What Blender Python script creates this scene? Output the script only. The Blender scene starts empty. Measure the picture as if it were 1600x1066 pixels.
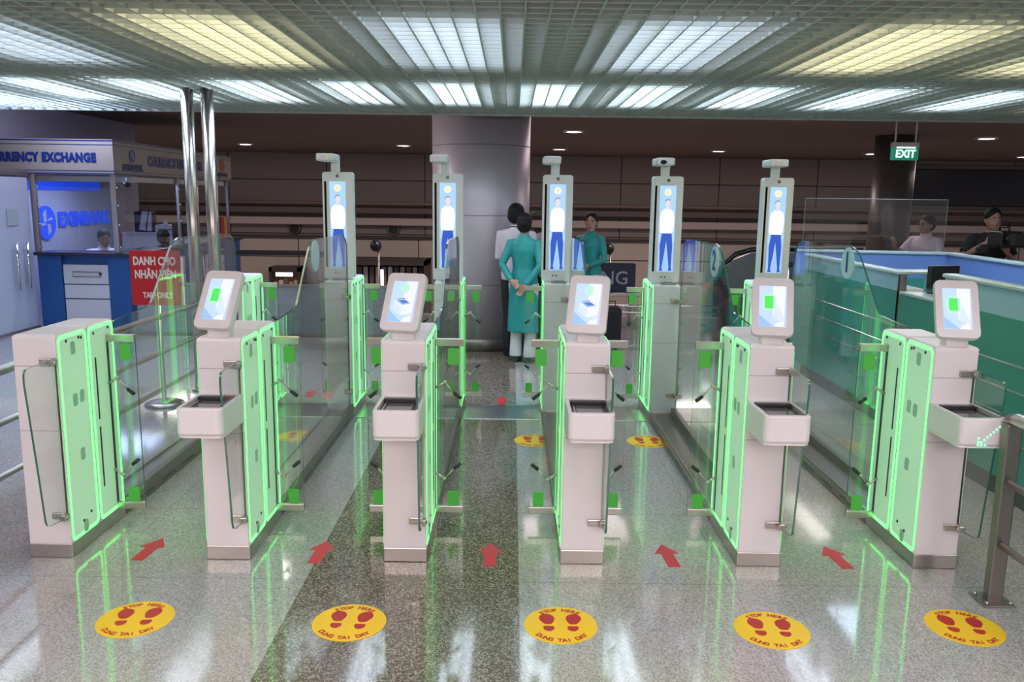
import bpy, bmesh, math, random
from math import pi, sin, cos, radians as rad
from mathutils import Vector, Matrix
random.seed(7)
SC = bpy.context.scene
COL = SC.collection

# ------------------------------------------------------------------ camera
cam_d = bpy.data.cameras.new('camera'); cam = bpy.data.objects.new('camera', cam_d); COL.objects.link(cam)
cam_d.sensor_width = 36; cam_d.lens = 1298.06 * 36 / 1600; cam_d.clip_start = 0.05; cam_d.clip_end = 200
right = Vector((0.99991475, 0.00114494, 0.01300733)); up = Vector((-0.01301255, 0.17006891, 0.98534625)); fwd = Vector((0.00108398, 0.98543151, -0.17006931))
M = Matrix((right, up, -fwd)).transposed().to_4x4(); M.translation = Vector((2.3253, 0, 1.8375))
cam.matrix_world = M
SC.camera = cam
# ------------------------------------------------------------------ world + exposure
w = bpy.data.worlds.new('world'); SC.world = w; w.use_nodes = True
w.node_tree.nodes['Background'].inputs[0].default_value = (0.86, 0.78, 0.86, 1)
w.node_tree.nodes['Background'].inputs[1].default_value = 0.30
SC.view_settings.view_transform = 'Standard'
try: SC.view_settings.look = 'None'
except Exception: pass
SC.view_settings.exposure = 0.0; SC.view_settings.gamma = 1.0; SC.view_settings.use_curve_mapping = False
SC.cycles.max_bounces = 10; SC.cycles.diffuse_bounces = 4; SC.cycles.glossy_bounces = 5
SC.cycles.transparent_max_bounces = 48; SC.cycles.transmission_bounces = 6
SC.cycles.sample_clamp_indirect = 4.0; SC.cycles.use_denoising = True
SC.cycles.caustics_reflective = False; SC.cycles.caustics_refractive = False

# ------------------------------------------------------------------ lamps of the hall, and fill lights added to brighten dim places
def area(name, loc, size, energy, color, rot=(0, 0, 0)):
    l = bpy.data.lights.new(name, 'AREA'); l.shape = 'RECTANGLE'; l.size, l.size_y = size; l.energy = energy; l.color = color
    o = bpy.data.objects.new(name, l); COL.objects.link(o); o.location = loc; o.rotation_euler = rot; return o
for x in (-1.9, 0.9, 3.7, 6.5):
    area('added_front_fill', (x, -1.7, 2.75), (1.9, 1.3), 80, (1.0, 0.83, 0.86), (rad(40), 0, 0))  # pinkish fill added behind the camera to brighten the gate fronts
for x in (-5.0, 0.7, 6.4, 12.0):
    area('concourse_lamp', (x, 19.0, 3.05), (1.5, 1.5), 120, (1.0, 0.82, 0.78))
area('added_soffit_fill', (-0.6, 10.1, 3.04), (0.5, 0.5), 45, (1.0, 0.84, 0.80), (0, rad(-35), 0))  # unseen fill added to brighten the booth's sign band
area('added_soffit_fill', (6.9, 12.4, 3.05), (2.2, 1.8), 55, (1.0, 0.85, 0.85), (0, rad(20), 0))  # another added fill, for the people beyond the desks
area('added_soffit_fill', (2.9, 12.2, 3.05), (2.4, 1.6), 40, (1.0, 0.80, 0.85))  # added fill for the column and the group beside it
area('exchange_booth_lamp', (-3.7, 12.5, 2.06), (0.9, 1.2), 34, (0.45, 0.55, 1.0))
area('added_booth_fill', (-3.3, 10.8, 3.05), (0.7, 0.5), 26, (0.72, 0.70, 1.0), (rad(30), 0, rad(20)))  # added out of sight to brighten the wall above the booth
area('added_office_fill', (-2.7, 8.6, 3.38), (0.8, 0.8), 90, (0.55, 0.68, 1.0))  # fill added above the louvre, outside the office, for its frosted wall
area('desk_lamp', (6.3, 8.2, 2.70), (0.7, 1.2), 26, (0.62, 0.72, 1.0))

# ------------------------------------------------------------------ materials
MATS = {}
def mat(name, color, rough=0.5, metal=0.0, emit=None, es=0.0, spec=0.5, noise=0.0, nscale=6.0, bump=0.0, coat=0.0, aniso=None):
    if name in MATS: return MATS[name]
    m = bpy.data.materials.new(name); m.use_nodes = True; nt = m.node_tree; b = nt.nodes['Principled BSDF']
    b.inputs['Base Color'].default_value = (*color, 1); b.inputs['Roughness'].default_value = rough; b.inputs['Metallic'].default_value = metal
    b.inputs['Specular IOR Level'].default_value = spec
    if coat: b.inputs['Coat Weight'].default_value = coat; b.inputs['Coat Roughness'].default_value = 0.08
    if emit is not None: b.inputs['Emission Color'].default_value = (*emit, 1); b.inputs['Emission Strength'].default_value = es
    if noise or bump:
        tc = nt.nodes.new('ShaderNodeTexCoord'); nz = nt.nodes.new('ShaderNodeTexNoise'); nz.inputs['Scale'].default_value = nscale; nz.inputs['Detail'].default_value = 4
        nt.links.new(tc.outputs['Object'], nz.inputs['Vector'])
        if noise:
            r = nt.nodes.new('ShaderNodeMix'); r.data_type = 'RGBA'
            r.inputs[6].default_value = (*[c * (1 - noise) for c in color], 1); r.inputs[7].default_value = (*[min(1, c * (1 + noise)) for c in color], 1)
            nt.links.new(nz.outputs['Fac'], r.inputs[0]); nt.links.new(r.outputs[2], b.inputs['Base Color'])
        if bump:
            bp = nt.nodes.new('ShaderNodeBump'); bp.inputs['Strength'].default_value = bump; bp.inputs['Distance'].default_value = 0.01
            nt.links.new(nz.outputs['Fac'], bp.inputs['Height']); nt.links.new(bp.outputs['Normal'], b.inputs['Normal'])
    MATS[name] = m; return m
def emis(name, color, s):
    return mat(name, (0.02, 0.02, 0.02), 0.4, 0, color, s, spec=0.3)
def thin_glass(name, tint, refl=1.0, rough=0.0):
    m = bpy.data.materials.new(name); m.use_nodes = True; nt = m.node_tree; nt.nodes.clear()
    out = nt.nodes.new('ShaderNodeOutputMaterial'); mix = nt.nodes.new('ShaderNodeMixShader'); tr = nt.nodes.new('ShaderNodeBsdfTransparent'); gl = nt.nodes.new('ShaderNodeBsdfGlossy')
    tr.inputs[0].default_value = (*tint, 1); gl.inputs['Roughness'].default_value = rough; gl.inputs[0].default_value = (1, 1, 1, 1)
    lw = nt.nodes.new('ShaderNodeLayerWeight'); lw.inputs['Blend'].default_value = 0.5
    p = nt.nodes.new('ShaderNodeMath'); p.operation = 'POWER'; p.inputs[1].default_value = 5.0
    k = nt.nodes.new('ShaderNodeMath'); k.operation = 'MULTIPLY_ADD'; k.inputs[1].default_value = 0.9 * refl; k.inputs[2].default_value = 0.04 * refl
    nt.links.new(lw.outputs['Facing'], p.inputs[0]); nt.links.new(p.outputs[0], k.inputs[0]); nt.links.new(k.outputs[0], mix.inputs[0])
    nt.links.new(tr.outputs[0], mix.inputs[1]); nt.links.new(gl.outputs[0], mix.inputs[2]); nt.links.new(mix.outputs[0], out.inputs[0])
    MATS[name] = m; return m
def frosted(name, tint, diff, fac):
    m = bpy.data.materials.new(name); m.use_nodes = True; nt = m.node_tree; nt.nodes.clear()
    out = nt.nodes.new('ShaderNodeOutputMaterial'); mix = nt.nodes.new('ShaderNodeMixShader'); tr = nt.nodes.new('ShaderNodeBsdfTransparent'); pr = nt.nodes.new('ShaderNodeBsdfPrincipled')
    tr.inputs[0].default_value = (*tint, 1); pr.inputs['Base Color'].default_value = (*diff, 1); pr.inputs['Roughness'].default_value = 0.15; mix.inputs[0].default_value = fac
    nt.links.new(tr.outputs[0], mix.inputs[1]); nt.links.new(pr.outputs[0], mix.inputs[2]); nt.links.new(mix.outputs[0], out.inputs[0])
    MATS[name] = m; return m

WHITE = mat('white_enamel', (0.74, 0.70, 0.71), 0.35, noise=0.015)
WHITE2 = mat('cool_white_enamel', (0.70, 0.78, 0.77), 0.35, noise=0.015)
STEEL = mat('brushed_steel', (0.52, 0.48, 0.45), 0.30, 1.0, noise=0.08, nscale=30)
DSTEEL = mat('dark_steel', (0.28, 0.25, 0.23), 0.35, 1.0, noise=0.08, nscale=30)
CHROME = mat('chrome', (0.75, 0.75, 0.76), 0.12, 1.0)
BLACK = mat('black_plastic', (0.012, 0.013, 0.015), 0.35)
BLACKG = mat('black_glass', (0.01, 0.01, 0.012), 0.06)
PANELG = mat('led_glow_panel', (0.72, 0.82, 0.75), 0.25, 0, (0.26, 0.80, 0.32), 0.20)  # LED light on the side panels put in as emission
LED = emis('green_led', (0.10, 1.0, 0.14), 3.6)
GLED = emis('green_led_arrow', (0.15, 1.0, 0.35), 2.6)
GREENP = mat('green_pad', (0.08, 0.33, 0.06), 0.4, 0, (0.06, 0.45, 0.04), 0.12)  # faint emission stands in for LED light on the pads
PADGREY = mat('grey_sensor', (0.33, 0.52, 0.40), 0.5)
GLASS = thin_glass('clear_pane', (0.945, 0.975, 0.955))
GEDGE = mat('green_glass_edge', (0.03, 0.13, 0.085), 0.12, coat=0.5)
GEDGEL = mat('pale_glass_edge', (0.35, 0.50, 0.47), 0.12)
FROST = frosted('smoked_pane', (0.55, 0.62, 0.66), (0.30, 0.33, 0.36), 0.72)
YEL = mat('yellow_vinyl', (0.82, 0.52, 0.005), 0.45, noise=0.03)
REDV = mat('red_vinyl', (0.50, 0.016, 0.025), 0.5, noise=0.05)
REDT = mat('red_print', (0.42, 0.014, 0.014), 0.55)
GRID = None

def floor_material():
    m = bpy.data.materials.new('terrazzo'); m.use_nodes = True; nt = m.node_tree; b = nt.nodes['Principled BSDF']; L = nt.links.new; N = nt.nodes.new
    tc = N('ShaderNodeTexCoord'); sx = N('ShaderNodeSeparateXYZ'); L(tc.outputs['Object'], sx.inputs[0])
    def mth(op, a, bb=None):
        n = N('ShaderNodeMath'); n.operation = op
        for i, v in enumerate((a, bb)):
            if v is None: continue
            if isinstance(v, (int, float)): n.inputs[i].default_value = v
            else: L(v, n.inputs[i])
        return n.outputs[0]
    strip = mth('MULTIPLY', mth('GREATER_THAN', sx.outputs[0], 1.345), mth('LESS_THAN', sx.outputs[0], 2.375))
    def mixc(f, a, bb):
        n = N('ShaderNodeMix'); n.data_type = 'RGBA'
        if isinstance(f, float): n.inputs[0].default_value = f
        else: L(f, n.inputs[0])
        for i, v in ((6, a), (7, bb)):
            if isinstance(v, tuple): n.inputs[i].default_value = (*v, 1)
            else: L(v, n.inputs[i])
        return n.outputs[2]
    vo = N('ShaderNodeTexVoronoi'); vo.inputs['Scale'].default_value = 170; L(tc.outputs['Object'], vo.inputs['Vector'])
    sv = N('ShaderNodeSeparateColor'); L(vo.outputs['Color'], sv.inputs[0])
    v2 = N('ShaderNodeTexVoronoi'); v2.inputs['Scale'].default_value = 75; L(tc.outputs['Object'], v2.inputs['Vector'])
    s2 = N('ShaderNodeSeparateColor'); L(v2.outputs['Color'], s2.inputs[0])
    nz = N('ShaderNodeTexNoise'); nz.inputs['Scale'].default_value = 1.1; nz.inputs['Detail'].default_value = 3; L(tc.outputs['Object'], nz.inputs['Vector'])
    base = mixc(strip, (0.43, 0.41, 0.395), (0.185, 0.150, 0.115))
    dark = mixc(strip, (0.30, 0.285, 0.27), (0.085, 0.068, 0.05))
    lite = mixc(strip, (0.56, 0.54, 0.52), (0.42, 0.38, 0.31))
    c = mixc(mth('GREATER_THAN', sv.outputs[0], 0.68), base, dark)
    c = mixc(mth('GREATER_THAN', sv.outputs[1], 0.80), c, lite)
    c = mixc(mth('MULTIPLY', mth('GREATER_THAN', s2.outputs[0], 0.90), 0.45), c, lite)
    ml = N('ShaderNodeMix'); ml.data_type = 'RGBA'; ml.blend_type = 'MULTIPLY'; ml.inputs[0].default_value = 0.35; L(c, ml.inputs[6]); L(nz.outputs['Color'], ml.inputs[7])
    # joints between slabs
    def joint(o, period, off, wd):
        f = mth('FRACT', mth('DIVIDE', mth('ADD', o, off), period)); return mth('LESS_THAN', f, wd / period)
    jt = mth('MAXIMUM', joint(sx.outputs[1], 0.90, 100 * 0.9 - 3.77, 0.005), mth('MAXIMUM', joint(sx.outputs[0], 1.03, 103 - 1.345, 0.004), 0.0))
    fin = mixc(mth('MULTIPLY', jt, 0.55), ml.outputs[2], (0.10, 0.10, 0.10))
    L(fin, b.inputs['Base Color'])
    rn = N('ShaderNodeMapRange'); rn.inputs[3].default_value = 0.05; rn.inputs[4].default_value = 0.10; L(nz.outputs['Fac'], rn.inputs[0]); L(rn.outputs[0], b.inputs['Roughness'])
    b.inputs['Specular IOR Level'].default_value = 0.75
    return m
def panel_material(name, color, px, pz, joint=(0.03, 0.025, 0.02), ox=0.0, oz=0.0, wd=0.03):
    m = bpy.data.materials.new(name); m.use_nodes = True; nt = m.node_tree; b = nt.nodes['Principled BSDF']; L = nt.links.new; N = nt.nodes.new
    tc = N('ShaderNodeTexCoord'); sx = N('ShaderNodeSeparateXYZ'); L(tc.outputs['Object'], sx.inputs[0])
    def ln(o, per, off):
        a = N('ShaderNodeMath'); a.operation = 'ADD'; a.inputs[1].default_value = off + 100 * per; L(o, a.inputs[0])
        d = N('ShaderNodeMath'); d.operation = 'DIVIDE'; d.inputs[1].default_value = per; L(a.outputs[0], d.inputs[0])
        f = N('ShaderNodeMath'); f.operation = 'FRACT'; L(d.outputs[0], f.inputs[0])
        l = N('ShaderNodeMath'); l.operation = 'LESS_THAN'; l.inputs[1].default_value = wd / per; L(f.outputs[0], l.inputs[0]); return l.outputs[0]
    mx = N('ShaderNodeMath'); mx.operation = 'MAXIMUM'; L(ln(sx.outputs[0], px, ox), mx.inputs[0]); L(ln(sx.outputs[2], pz, oz), mx.inputs[1])
    mc = N('ShaderNodeMix'); mc.data_type = 'RGBA'; mc.inputs[6].default_value = (*color, 1); mc.inputs[7].default_value = (*joint, 1); L(mx.outputs[0], mc.inputs[0]); L(mc.outputs[2], b.inputs['Base Color'])
    b.inputs['Roughness'].default_value = 0.6; return m

# ------------------------------------------------------------------ object helpers
def link(name, data=None, parent=None, loc=(0, 0, 0), rot=(0, 0, 0)):
    o = bpy.data.objects.new(name, data); COL.objects.link(o); o.parent = parent; o.location = loc; o.rotation_euler = rot; return o
def tag(o, label=None, cat=None, group=None, kind=None):
    if label: o['label'] = label
    if cat: o['category'] = cat
    if group: o['group'] = group
    if kind: o['kind'] = kind
    return o
def thing(name, label, cat, loc=(0, 0, 0), rz=0.0, group=None):
    return tag(link(name, None, None, loc, (0, 0, rz)), label, cat, group)
class MB:
    def __init__(s): s.bm = bmesh.new()
    def box(s, x0, x1, y0, y1, z0, z1, bev=0.0, seg=2, mi=0):
        b2 = bmesh.new(); bmesh.ops.create_cube(b2, size=1)
        for v in b2.verts: v.co = Vector(((x0 + x1) / 2 + v.co.x * (x1 - x0), (y0 + y1) / 2 + v.co.y * (y1 - y0), (z0 + z1) / 2 + v.co.z * (z1 - z0)))
        if bev: bmesh.ops.bevel(b2, geom=b2.edges[:], offset=bev, segments=seg, affect='EDGES', profile=0.5)
        s.merge(b2, mi); return s
    def merge(s, b2, mi=None, mtx=None):
        if mtx is not None: bmesh.ops.transform(b2, matrix=mtx, verts=b2.verts)
        vm = {v: s.bm.verts.new(v.co) for v in b2.verts}
        for f in b2.faces:
            try:
                nf = s.bm.faces.new([vm[v] for v in f.verts]); nf.material_index = f.material_index if mi is None else mi; nf.smooth = f.smooth
            except ValueError: pass
        b2.free()
    def rings(s, loops, caps=True, mi=0, smooth=True, closed=False):
        vl = [[s.bm.verts.new(p) for p in lp] for lp in loops]; n = len(vl[0])
        pairs = list(zip(vl[:-1], vl[1:])) + ([(vl[-1], vl[0])] if closed else [])
        for a, b in pairs:
            for i in range(n):
                f = s.bm.faces.new((a[i], a[(i + 1) % n], b[(i + 1) % n], b[i])); f.material_index = mi; f.smooth = smooth
        if caps and not closed:
            for lp, rv in ((vl[0], True), (vl[-1], False)):
                f = s.bm.faces.new(list(reversed(lp)) if rv else lp); f.material_index = mi
        return s
    def tube(s, pts, r, n=10, mi=0, closed=False, smooth=True):
        pts = [Vector(p) for p in pts]; loops = []; prev = None
        rr = r if isinstance(r, (list, tuple)) else [r] * len(pts)
        for i, p in enumerate(pts):
            if closed: t = (pts[(i + 1) % len(pts)] - pts[i - 1]).normalized()
            else:
                a = pts[max(i - 1, 0)]; b = pts[min(i + 1, len(pts) - 1)]; t = (b - a).normalized()
            u = (prev - t * prev.dot(t)) if prev is not None else t.cross(Vector((0.31, 0.17, 1)) if abs(t.z) < 0.9 else Vector((1, 0.1, 0)))
            u.normalize(); prev = u; v = t.cross(u)
            loops.append([p + (u * cos(2 * pi * k / n) + v * sin(2 * pi * k / n)) * rr[i] for k in range(n)])
        return s.rings(loops, True, mi, smooth, closed)
    def cyl(s, a, b, r, n=20, mi=0, r2=None): return s.tube([a, b], [r, r if r2 is None else r2], n, mi)
    def prism(s, pts, mtx, d0, d1, mi=0, mi_side=None):
        """polygon pts (u,v) placed by mtx (u->x, v->y, depth->z)"""
        a = [s.bm.verts.new(mtx @ Vector((p[0], p[1], d0))) for p in pts]; b = [s.bm.verts.new(mtx @ Vector((p[0], p[1], d1))) for p in pts]; n = len(pts)
        f = s.bm.faces.new(list(reversed(a))); f.material_index = mi
        f = s.bm.faces.new(b); f.material_index = mi
        for i in range(n):
            f = s.bm.faces.new((a[i], a[(i + 1) % n], b[(i + 1) % n], b[i])); f.material_index = mi if mi_side is None else mi_side
        return s
    def ell(s, c, r, n=16, m=10, mi=0):
        b2 = bmesh.new(); bmesh.ops.create_uvsphere(b2, u_segments=n, v_segments=m, radius=1)
        for v in b2.verts: v.co = Vector((c[0] + v.co.x * r[0], c[1] + v.co.y * r[1], c[2] + v.co.z * r[2]))
        for f in b2.faces: f.smooth = True
        s.merge(b2, mi); return s
    def mesh(s, name, mats, smooth_angle=None):
        bmesh.ops.recalc_face_normals(s.bm, faces=s.bm.faces)
        me = bpy.data.meshes.new(name); s.bm.to_mesh(me); s.bm.free()
        for m in (mats if isinstance(mats, (list, tuple)) else [mats]): me.materials.append(m)
        return me
    def build(s, name, mats, parent=None, loc=(0, 0, 0), rot=(0, 0, 0)):
        return link(name, s.mesh(name, mats), parent, loc, rot)
XZ = Matrix(((1, 0, 0, 0), (0, 0, -1, 0), (0, 1, 0, 0), (0, 0, 0, 1)))      # u->x, v->z, depth -> -y
YZ = Matrix(((0, 0, 1, 0), (1, 0, 0, 0), (0, 1, 0, 0), (0, 0, 0, 1)))       # u->y, v->z, depth -> +x
XY = Matrix.Identity(4)
def rrect(w, h, r, seg=5, cx=0.0, cy=0.0):
    out = []
    for (sx, sy, a0) in ((1, 1, 0), (-1, 1, 90), (-1, -1, 180), (1, -1, 270)):
        for k in range(seg + 1):
            a = rad(a0 + 90 * k / seg); out.append((cx + sx * (w / 2 - r) + r * cos(a), cy + sy * (h / 2 - r) + r * sin(a)))
    return out
def circle(r, n=32, cx=0.0, cy=0.0, ry=None): return [(cx + r * cos(2 * pi * k / n), cy + (ry or r) * sin(2 * pi * k / n)) for k in range(n)]
def fillet(pts, rs, seg=5):
    out = []; n = len(pts)
    for i in range(n):
        p = Vector(pts[i]); a = Vector(pts[i - 1]); b = Vector(pts[(i + 1) % n]); r = rs[i] if isinstance(rs, (list, tuple)) else rs
        if r <= 0: out.append(tuple(p)); continue
        d1 = (a - p); d2 = (b - p); r = min(r, d1.length * 0.48, d2.length * 0.48); p1 = p + d1.normalized() * r; p2 = p + d2.normalized() * r
        for k in range(seg + 1):
            t = k / seg; q = p1 * (1 - t) ** 2 + p * 2 * t * (1 - t) + p2 * t * t; out.append((q.x, q.y))
    return out
def text_mesh(txt, size, depth=0.002, bold=0.0, align='CENTER', spacing=1.0, sx=1.0):
    c = bpy.data.curves.new('t', 'FONT'); c.body = txt; c.size = size; c.extrude = depth; c.offset = bold; c.align_x = align; c.align_y = 'CENTER'; c.space_character = spacing; c.resolution_u = 3
    o = bpy.data.objects.new('t', c); COL.objects.link(o); bpy.context.view_layer.update()
    me = bpy.data.meshes.new_from_object(o.evaluated_get(bpy.context.evaluated_depsgraph_get())); bpy.data.objects.remove(o); bpy.data.curves.remove(c)
    me.name = 'lettering'
    if sx != 1.0: me.transform(Matrix.Diagonal((sx, 1, 1, 1)))
    return me
def text_part(name, txt, size, material, parent, loc, rot, **k):
    me = text_mesh(txt, size, **k); me.materials.clear(); me.materials.append(material); return link(name, me, parent, loc, rot)
CACHE = {}
def cached(key, fn):
    if key not in CACHE: CACHE[key] = fn()
    return CACHE[key]
def structure(o): o['kind'] = 'structure'; return o

# ================================================================== setting
ZC, YE, ZD, YW = 2.75, 9.52, 3.07, 25.0
structure(MB().box(-9, 14, -4, 13.0, -0.20, 0.0).build('floor', floor_material()))
structure(MB().box(-14, 24, 13.2, 26, -2.9, -2.7).build('floor_lower', mat('lower_floor', (0.35, 0.31, 0.30), 0.3, noise=0.1)))
structure(MB().box(-14, 24, YE + 0.05, 26, ZD, ZD + 0.15).build('ceiling', mat('soffit_plaster', (0.20, 0.155, 0.14), 0.8, noise=0.06, nscale=1.5)))
structure(MB().box(-9, 14, -0.7, YE, 3.42, 3.5).build('ceiling', mat('plenum_grey', (0.10, 0.10, 0.10), 0.9, noise=0.1)))
structure(MB().box(-9, 14, YE - 0.01, YE + 0.05, 2.84, 3.42).build('trim_7', mat('bulkhead_plaster', (0.22, 0.18, 0.17), 0.8, noise=0.05)))

def grid_material():
    m = bpy.data.materials.new('louvre_white'); m.use_nodes = True; nt = m.node_tree; nt.nodes.clear()
    out = nt.nodes.new('ShaderNodeOutputMaterial'); mix = nt.nodes.new('ShaderNodeMixShader'); d = nt.nodes.new('ShaderNodeBsdfPrincipled'); t = nt.nodes.new('ShaderNodeBsdfTranslucent')
    d.inputs['Base Color'].default_value = (0.62, 0.665, 0.62, 1); d.inputs['Roughness'].default_value = 0.45; t.inputs[0].default_value = (0.55, 0.60, 0.56, 1); mix.inputs[0].default_value = 0.22
    nt.links.new(d.outputs[0], mix.inputs[1]); nt.links.new(t.outputs[0], mix.inputs[2]); nt.links.new(mix.outputs[0], out.inputs[0]); return m
g = MB(); HB = 0.052; cell = 0.125
x = -8.0
while x <= 13.0:
    g.box(x - 0.005, x + 0.005, -0.6, YE, ZC, ZC + HB); x += cell
y = -0.6
while y < YE - 0.03:
    g.box(-8.0, 13.0, y - 0.004, y + 0.004, ZC + 0.001, ZC + HB - 0.001); y += cell
structure(g.build('ceiling', grid_material()))
structure(MB().box(-8.0, 13.0, YE, YE + 0.03, ZC - 0.02, ZC + 0.09, 0.004).build('trim_1', mat('edge_trim', (0.40, 0.42, 0.38), 0.5, noise=0.04)))

# luminaires above the louvre
LCOOL = emis('cool_tube_light', (0.74, 0.84, 1.0), 17.0); LWARM = emis('warm_tube_light', (1.0, 0.86, 0.56), 7.0); LCOOL2 = emis('cool_diffuser', (0.70, 0.78, 1.0), 6.5); LQUEUE = emis('queue_diffuser', (0.95, 0.92, 0.95), 11.0)
HOUS = mat('lamp_housing', (0.55, 0.56, 0.55), 0.5, noise=0.02)
def luminaire(x, y, w_, l_, m, label, group, z=2.93):
    t = thing('ceiling_light', label, 'ceiling light', (x, y, z), 0, group)
    link('housing', cached(('lh', w_, l_), lambda: MB().box(-w_ / 2 - .03, w_ / 2 + .03, -l_ / 2 - .03, l_ / 2 + .03, 0.0, 0.07, 0.01).mesh('housing', HOUS)), t)
    link('diffuser', cached(('ld', w_, l_, m.name), lambda: MB().box(-w_ / 2, w_ / 2, -l_ / 2, l_ / 2, -0.015, 0.0, 0.004).mesh('diffuser', m)), t)
names_x = {-2.65: 'farthest to the left', -1.75: 'above the exchange booth', -0.87: 'second patch left of the steel poles', 0.03: 'just right of the steel poles', 0.92: 'above the second kiosk from left',
           1.78: 'just left of the big column', 2.65: 'just right of the big column', 3.5: 'second patch right of the big column', 4.4: 'left of the exit sign', 5.4: 'above the exit sign', 6.5: 'right of the exit sign'}
for xx, d in names_x.items():
    luminaire(xx, 7.75, 0.34, 1.45, LCOOL, 'bright white ceiling light of the back row, ' + d, 'back row of ceiling lights')
luminaire(7.6, 7.75, 0.34, 1.45, LWARM, 'yellowish ceiling light of the back row at the right edge', 'back row of ceiling lights')
near = {-2.05: (LCOOL2, 'cool white, off the left corner'), -0.8: (LCOOL2, 'cool white, at the left corner'), 0.6: (LWARM, 'yellow, above the steel poles'), 1.9: (LCOOL2, 'cool white, above the big column'),
        3.3: (LCOOL2, 'cool white, right of the big column'), 4.6: (LWARM, 'yellow, between column and exit sign'), 5.9: (LWARM, 'yellow, at the right corner')}
for xx, (m, d) in near.items():
    luminaire(xx, 5.3, 0.62, 1.6, m, 'wide ceiling light of the front row, ' + d, 'front row of ceiling lights')
for xx in (-2.0, 0.2, 2.4, 4.6, 6.8):
    luminaire(xx, 1.6, 0.9, 1.8, LQUEUE, 'ceiling light out of view above the queue area in front of the gates', 'ceiling lights over the queue')

# downlights in the soffit
DL = emis('downlight_glow', (1.0, 0.93, 0.86), 14.0)
for i, (x, y, d) in enumerate([(-4.35, 21.2, 'left, above the exchange booth end'), (-0.38, 20.9, 'left of the big column'), (3.44, 15.87, 'nearest, right of the big column'), (3.49, 21.6, 'lower one right of the big column'),
                  (7.5, 21.5, 'right of centre'), (11.5, 21.8, 'just left of the exit sign'), (11.3, 16.2, 'large one right of the exit sign'), (15.7, 22.3, 'at the right edge')]):
    t = thing('downlight', 'small round downlight in the dark soffit, ' + d, 'downlight', (x, y, ZD - 0.002), 0, 'downlights in the dark soffit')
    link('trim_ring', cached('dlr', lambda: MB().rings([[Vector((r * cos(2 * pi * k / 24), r * sin(2 * pi * k / 24), z)) for k in range(24)] for r, z in ((0.20, 0), (0.20, -0.02), (0.15, -0.02), (0.15, 0))], False).mesh('trim_ring', WHITE)), t)
    link('lamp', cached('dll', lambda: MB().cyl((0, 0, -0.012), (0, 0, 0), 0.15, 24).mesh('lamp', DL)), t)

# back wall of the concourse with its cornice
WALLB = panel_material('wall_panels', (0.27, 0.235, 0.22), 2.9, 0.79, oz=-0.69, ox=0.3)
structure(MB().box(-14, 24, YW, YW + 0.2, 0.62, ZD).build('wall_back', WALLB))
structure(MB().box(-14, 24, YW + 0.02, YW + 0.2, -2.7, 0.62).build('wall_back', panel_material('lower_panels', (0.60, 0.52, 0.46), 3.6, 1.4, ox=0.5)))
structure(MB().box(-14, 24, YW - 0.35, YW, 0.98, 1.20, 0.03).build('trim_2', mat('cornice_light', (0.52, 0.44, 0.42), 0.6, noise=0.04)))
structure(MB().box(-14, 24, YW - 0.5, YW, 1.32, 1.50, 0.03).build('trim_3', mat('cornice_dark', (0.14, 0.11, 0.10), 0.6, noise=0.04)))
structure(MB().box(-14, 24, YW - 0.06, YW, 0.56, 0.66).build('trim_4', mat('dark_joint', (0.06, 0.05, 0.05), 0.6, noise=0.04)))
structure(MB().box(-14, 24, 13.0, 13.15, -2.7, 0.0).build('trim_8', mat('slab_edge', (0.3, 0.28, 0.27), 0.7, noise=0.04)))
p = MB().cyl((-14, YW - 0.42, 1.62), (24, YW - 0.42, 1.62), 0.05, 12).build('pipe', mat('pipe_brown', (0.26, 0.19, 0.17), 0.4, noise=0.05)); tag(p, 'thin horizontal pipe running along the back wall above its dark ledge', 'pipe')
for x, z, y, lab in ((-4.17, 0.85, YW - 0.01, 'left of the leftmost display tower'), (-1.22, 0.87, YW - 0.01, 'between the first and second display towers'), (7.0, 0.78, YW - 0.01, 'right of the fourth display tower'), (3.1, 0.86, YW - 0.01, 'behind the woman beside the column')):
    t = thing('wall_nozzle', 'round black air nozzle on the back wall, ' + lab, 'air vent', (x, y, z), 0, 'air nozzles on the back wall')
    link('ring', cached('noz', lambda: MB().cyl((0, 0, 0), (0, -0.08, 0), 0.20, 24, r2=0.17).mesh('ring', DSTEEL)), t)
    link('bore', cached('bore', lambda: MB().cyl((0, -0.07, 0), (0, -0.10, 0), 0.15, 24).mesh('bore', BLACK)), t)
for x, y, lab in ((-0.94, 20.0, 'left of the big column'), (4.62, 20.0, 'right of the woman facing the camera')):
    t = thing('pole_camera', 'small round black camera ball on a thin post, ' + lab, 'camera', (x, y, -2.7), 0, 'camera balls on posts')
    MB().cyl((0.06, 0, 0), (0.06, 0, 3.45), 0.025, 8).build('post', DSTEEL, t); MB().ell((0, -0.04, 3.36), (0.14, 0.14, 0.14)).build('ball', BLACK, t)

# arrivals shops on the lower level far behind
SHOPD = mat('shop_dark', (0.07, 0.05, 0.045), 0.5, noise=0.2)
def shop(x0, x1, z1, label, lit, depth=1.2):
    t = thing('shop', label, 'shop', ((x0 + x1) / 2, YW - 0.05 - depth, -2.7)); h = z1 + 2.7; hw = (x1 - x0) / 2
    fr = MB(); fr.box(-hw, hw, 0, depth, 0, 0.08); fr.box(-hw, hw, 0, depth, h - 0.12, h); fr.box(-hw, -hw + 0.08, 0, depth, 0, h); fr.box(hw - 0.08, hw, 0, depth, 0, h); fr.box(-hw, hw, depth - 0.05, depth, 0, h)
    fr.build('surround', SHOPD, t)
    return t, hw, h, depth
t, hw, h, d = shop(-4.75, -3.85, -0.25, 'small kiosk with warm lit shelves left of the leftmost display tower', 1, 0.8)
WARM = emis('shelf_glow', (1.0, 0.62, 0.35), 1.2)
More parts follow.
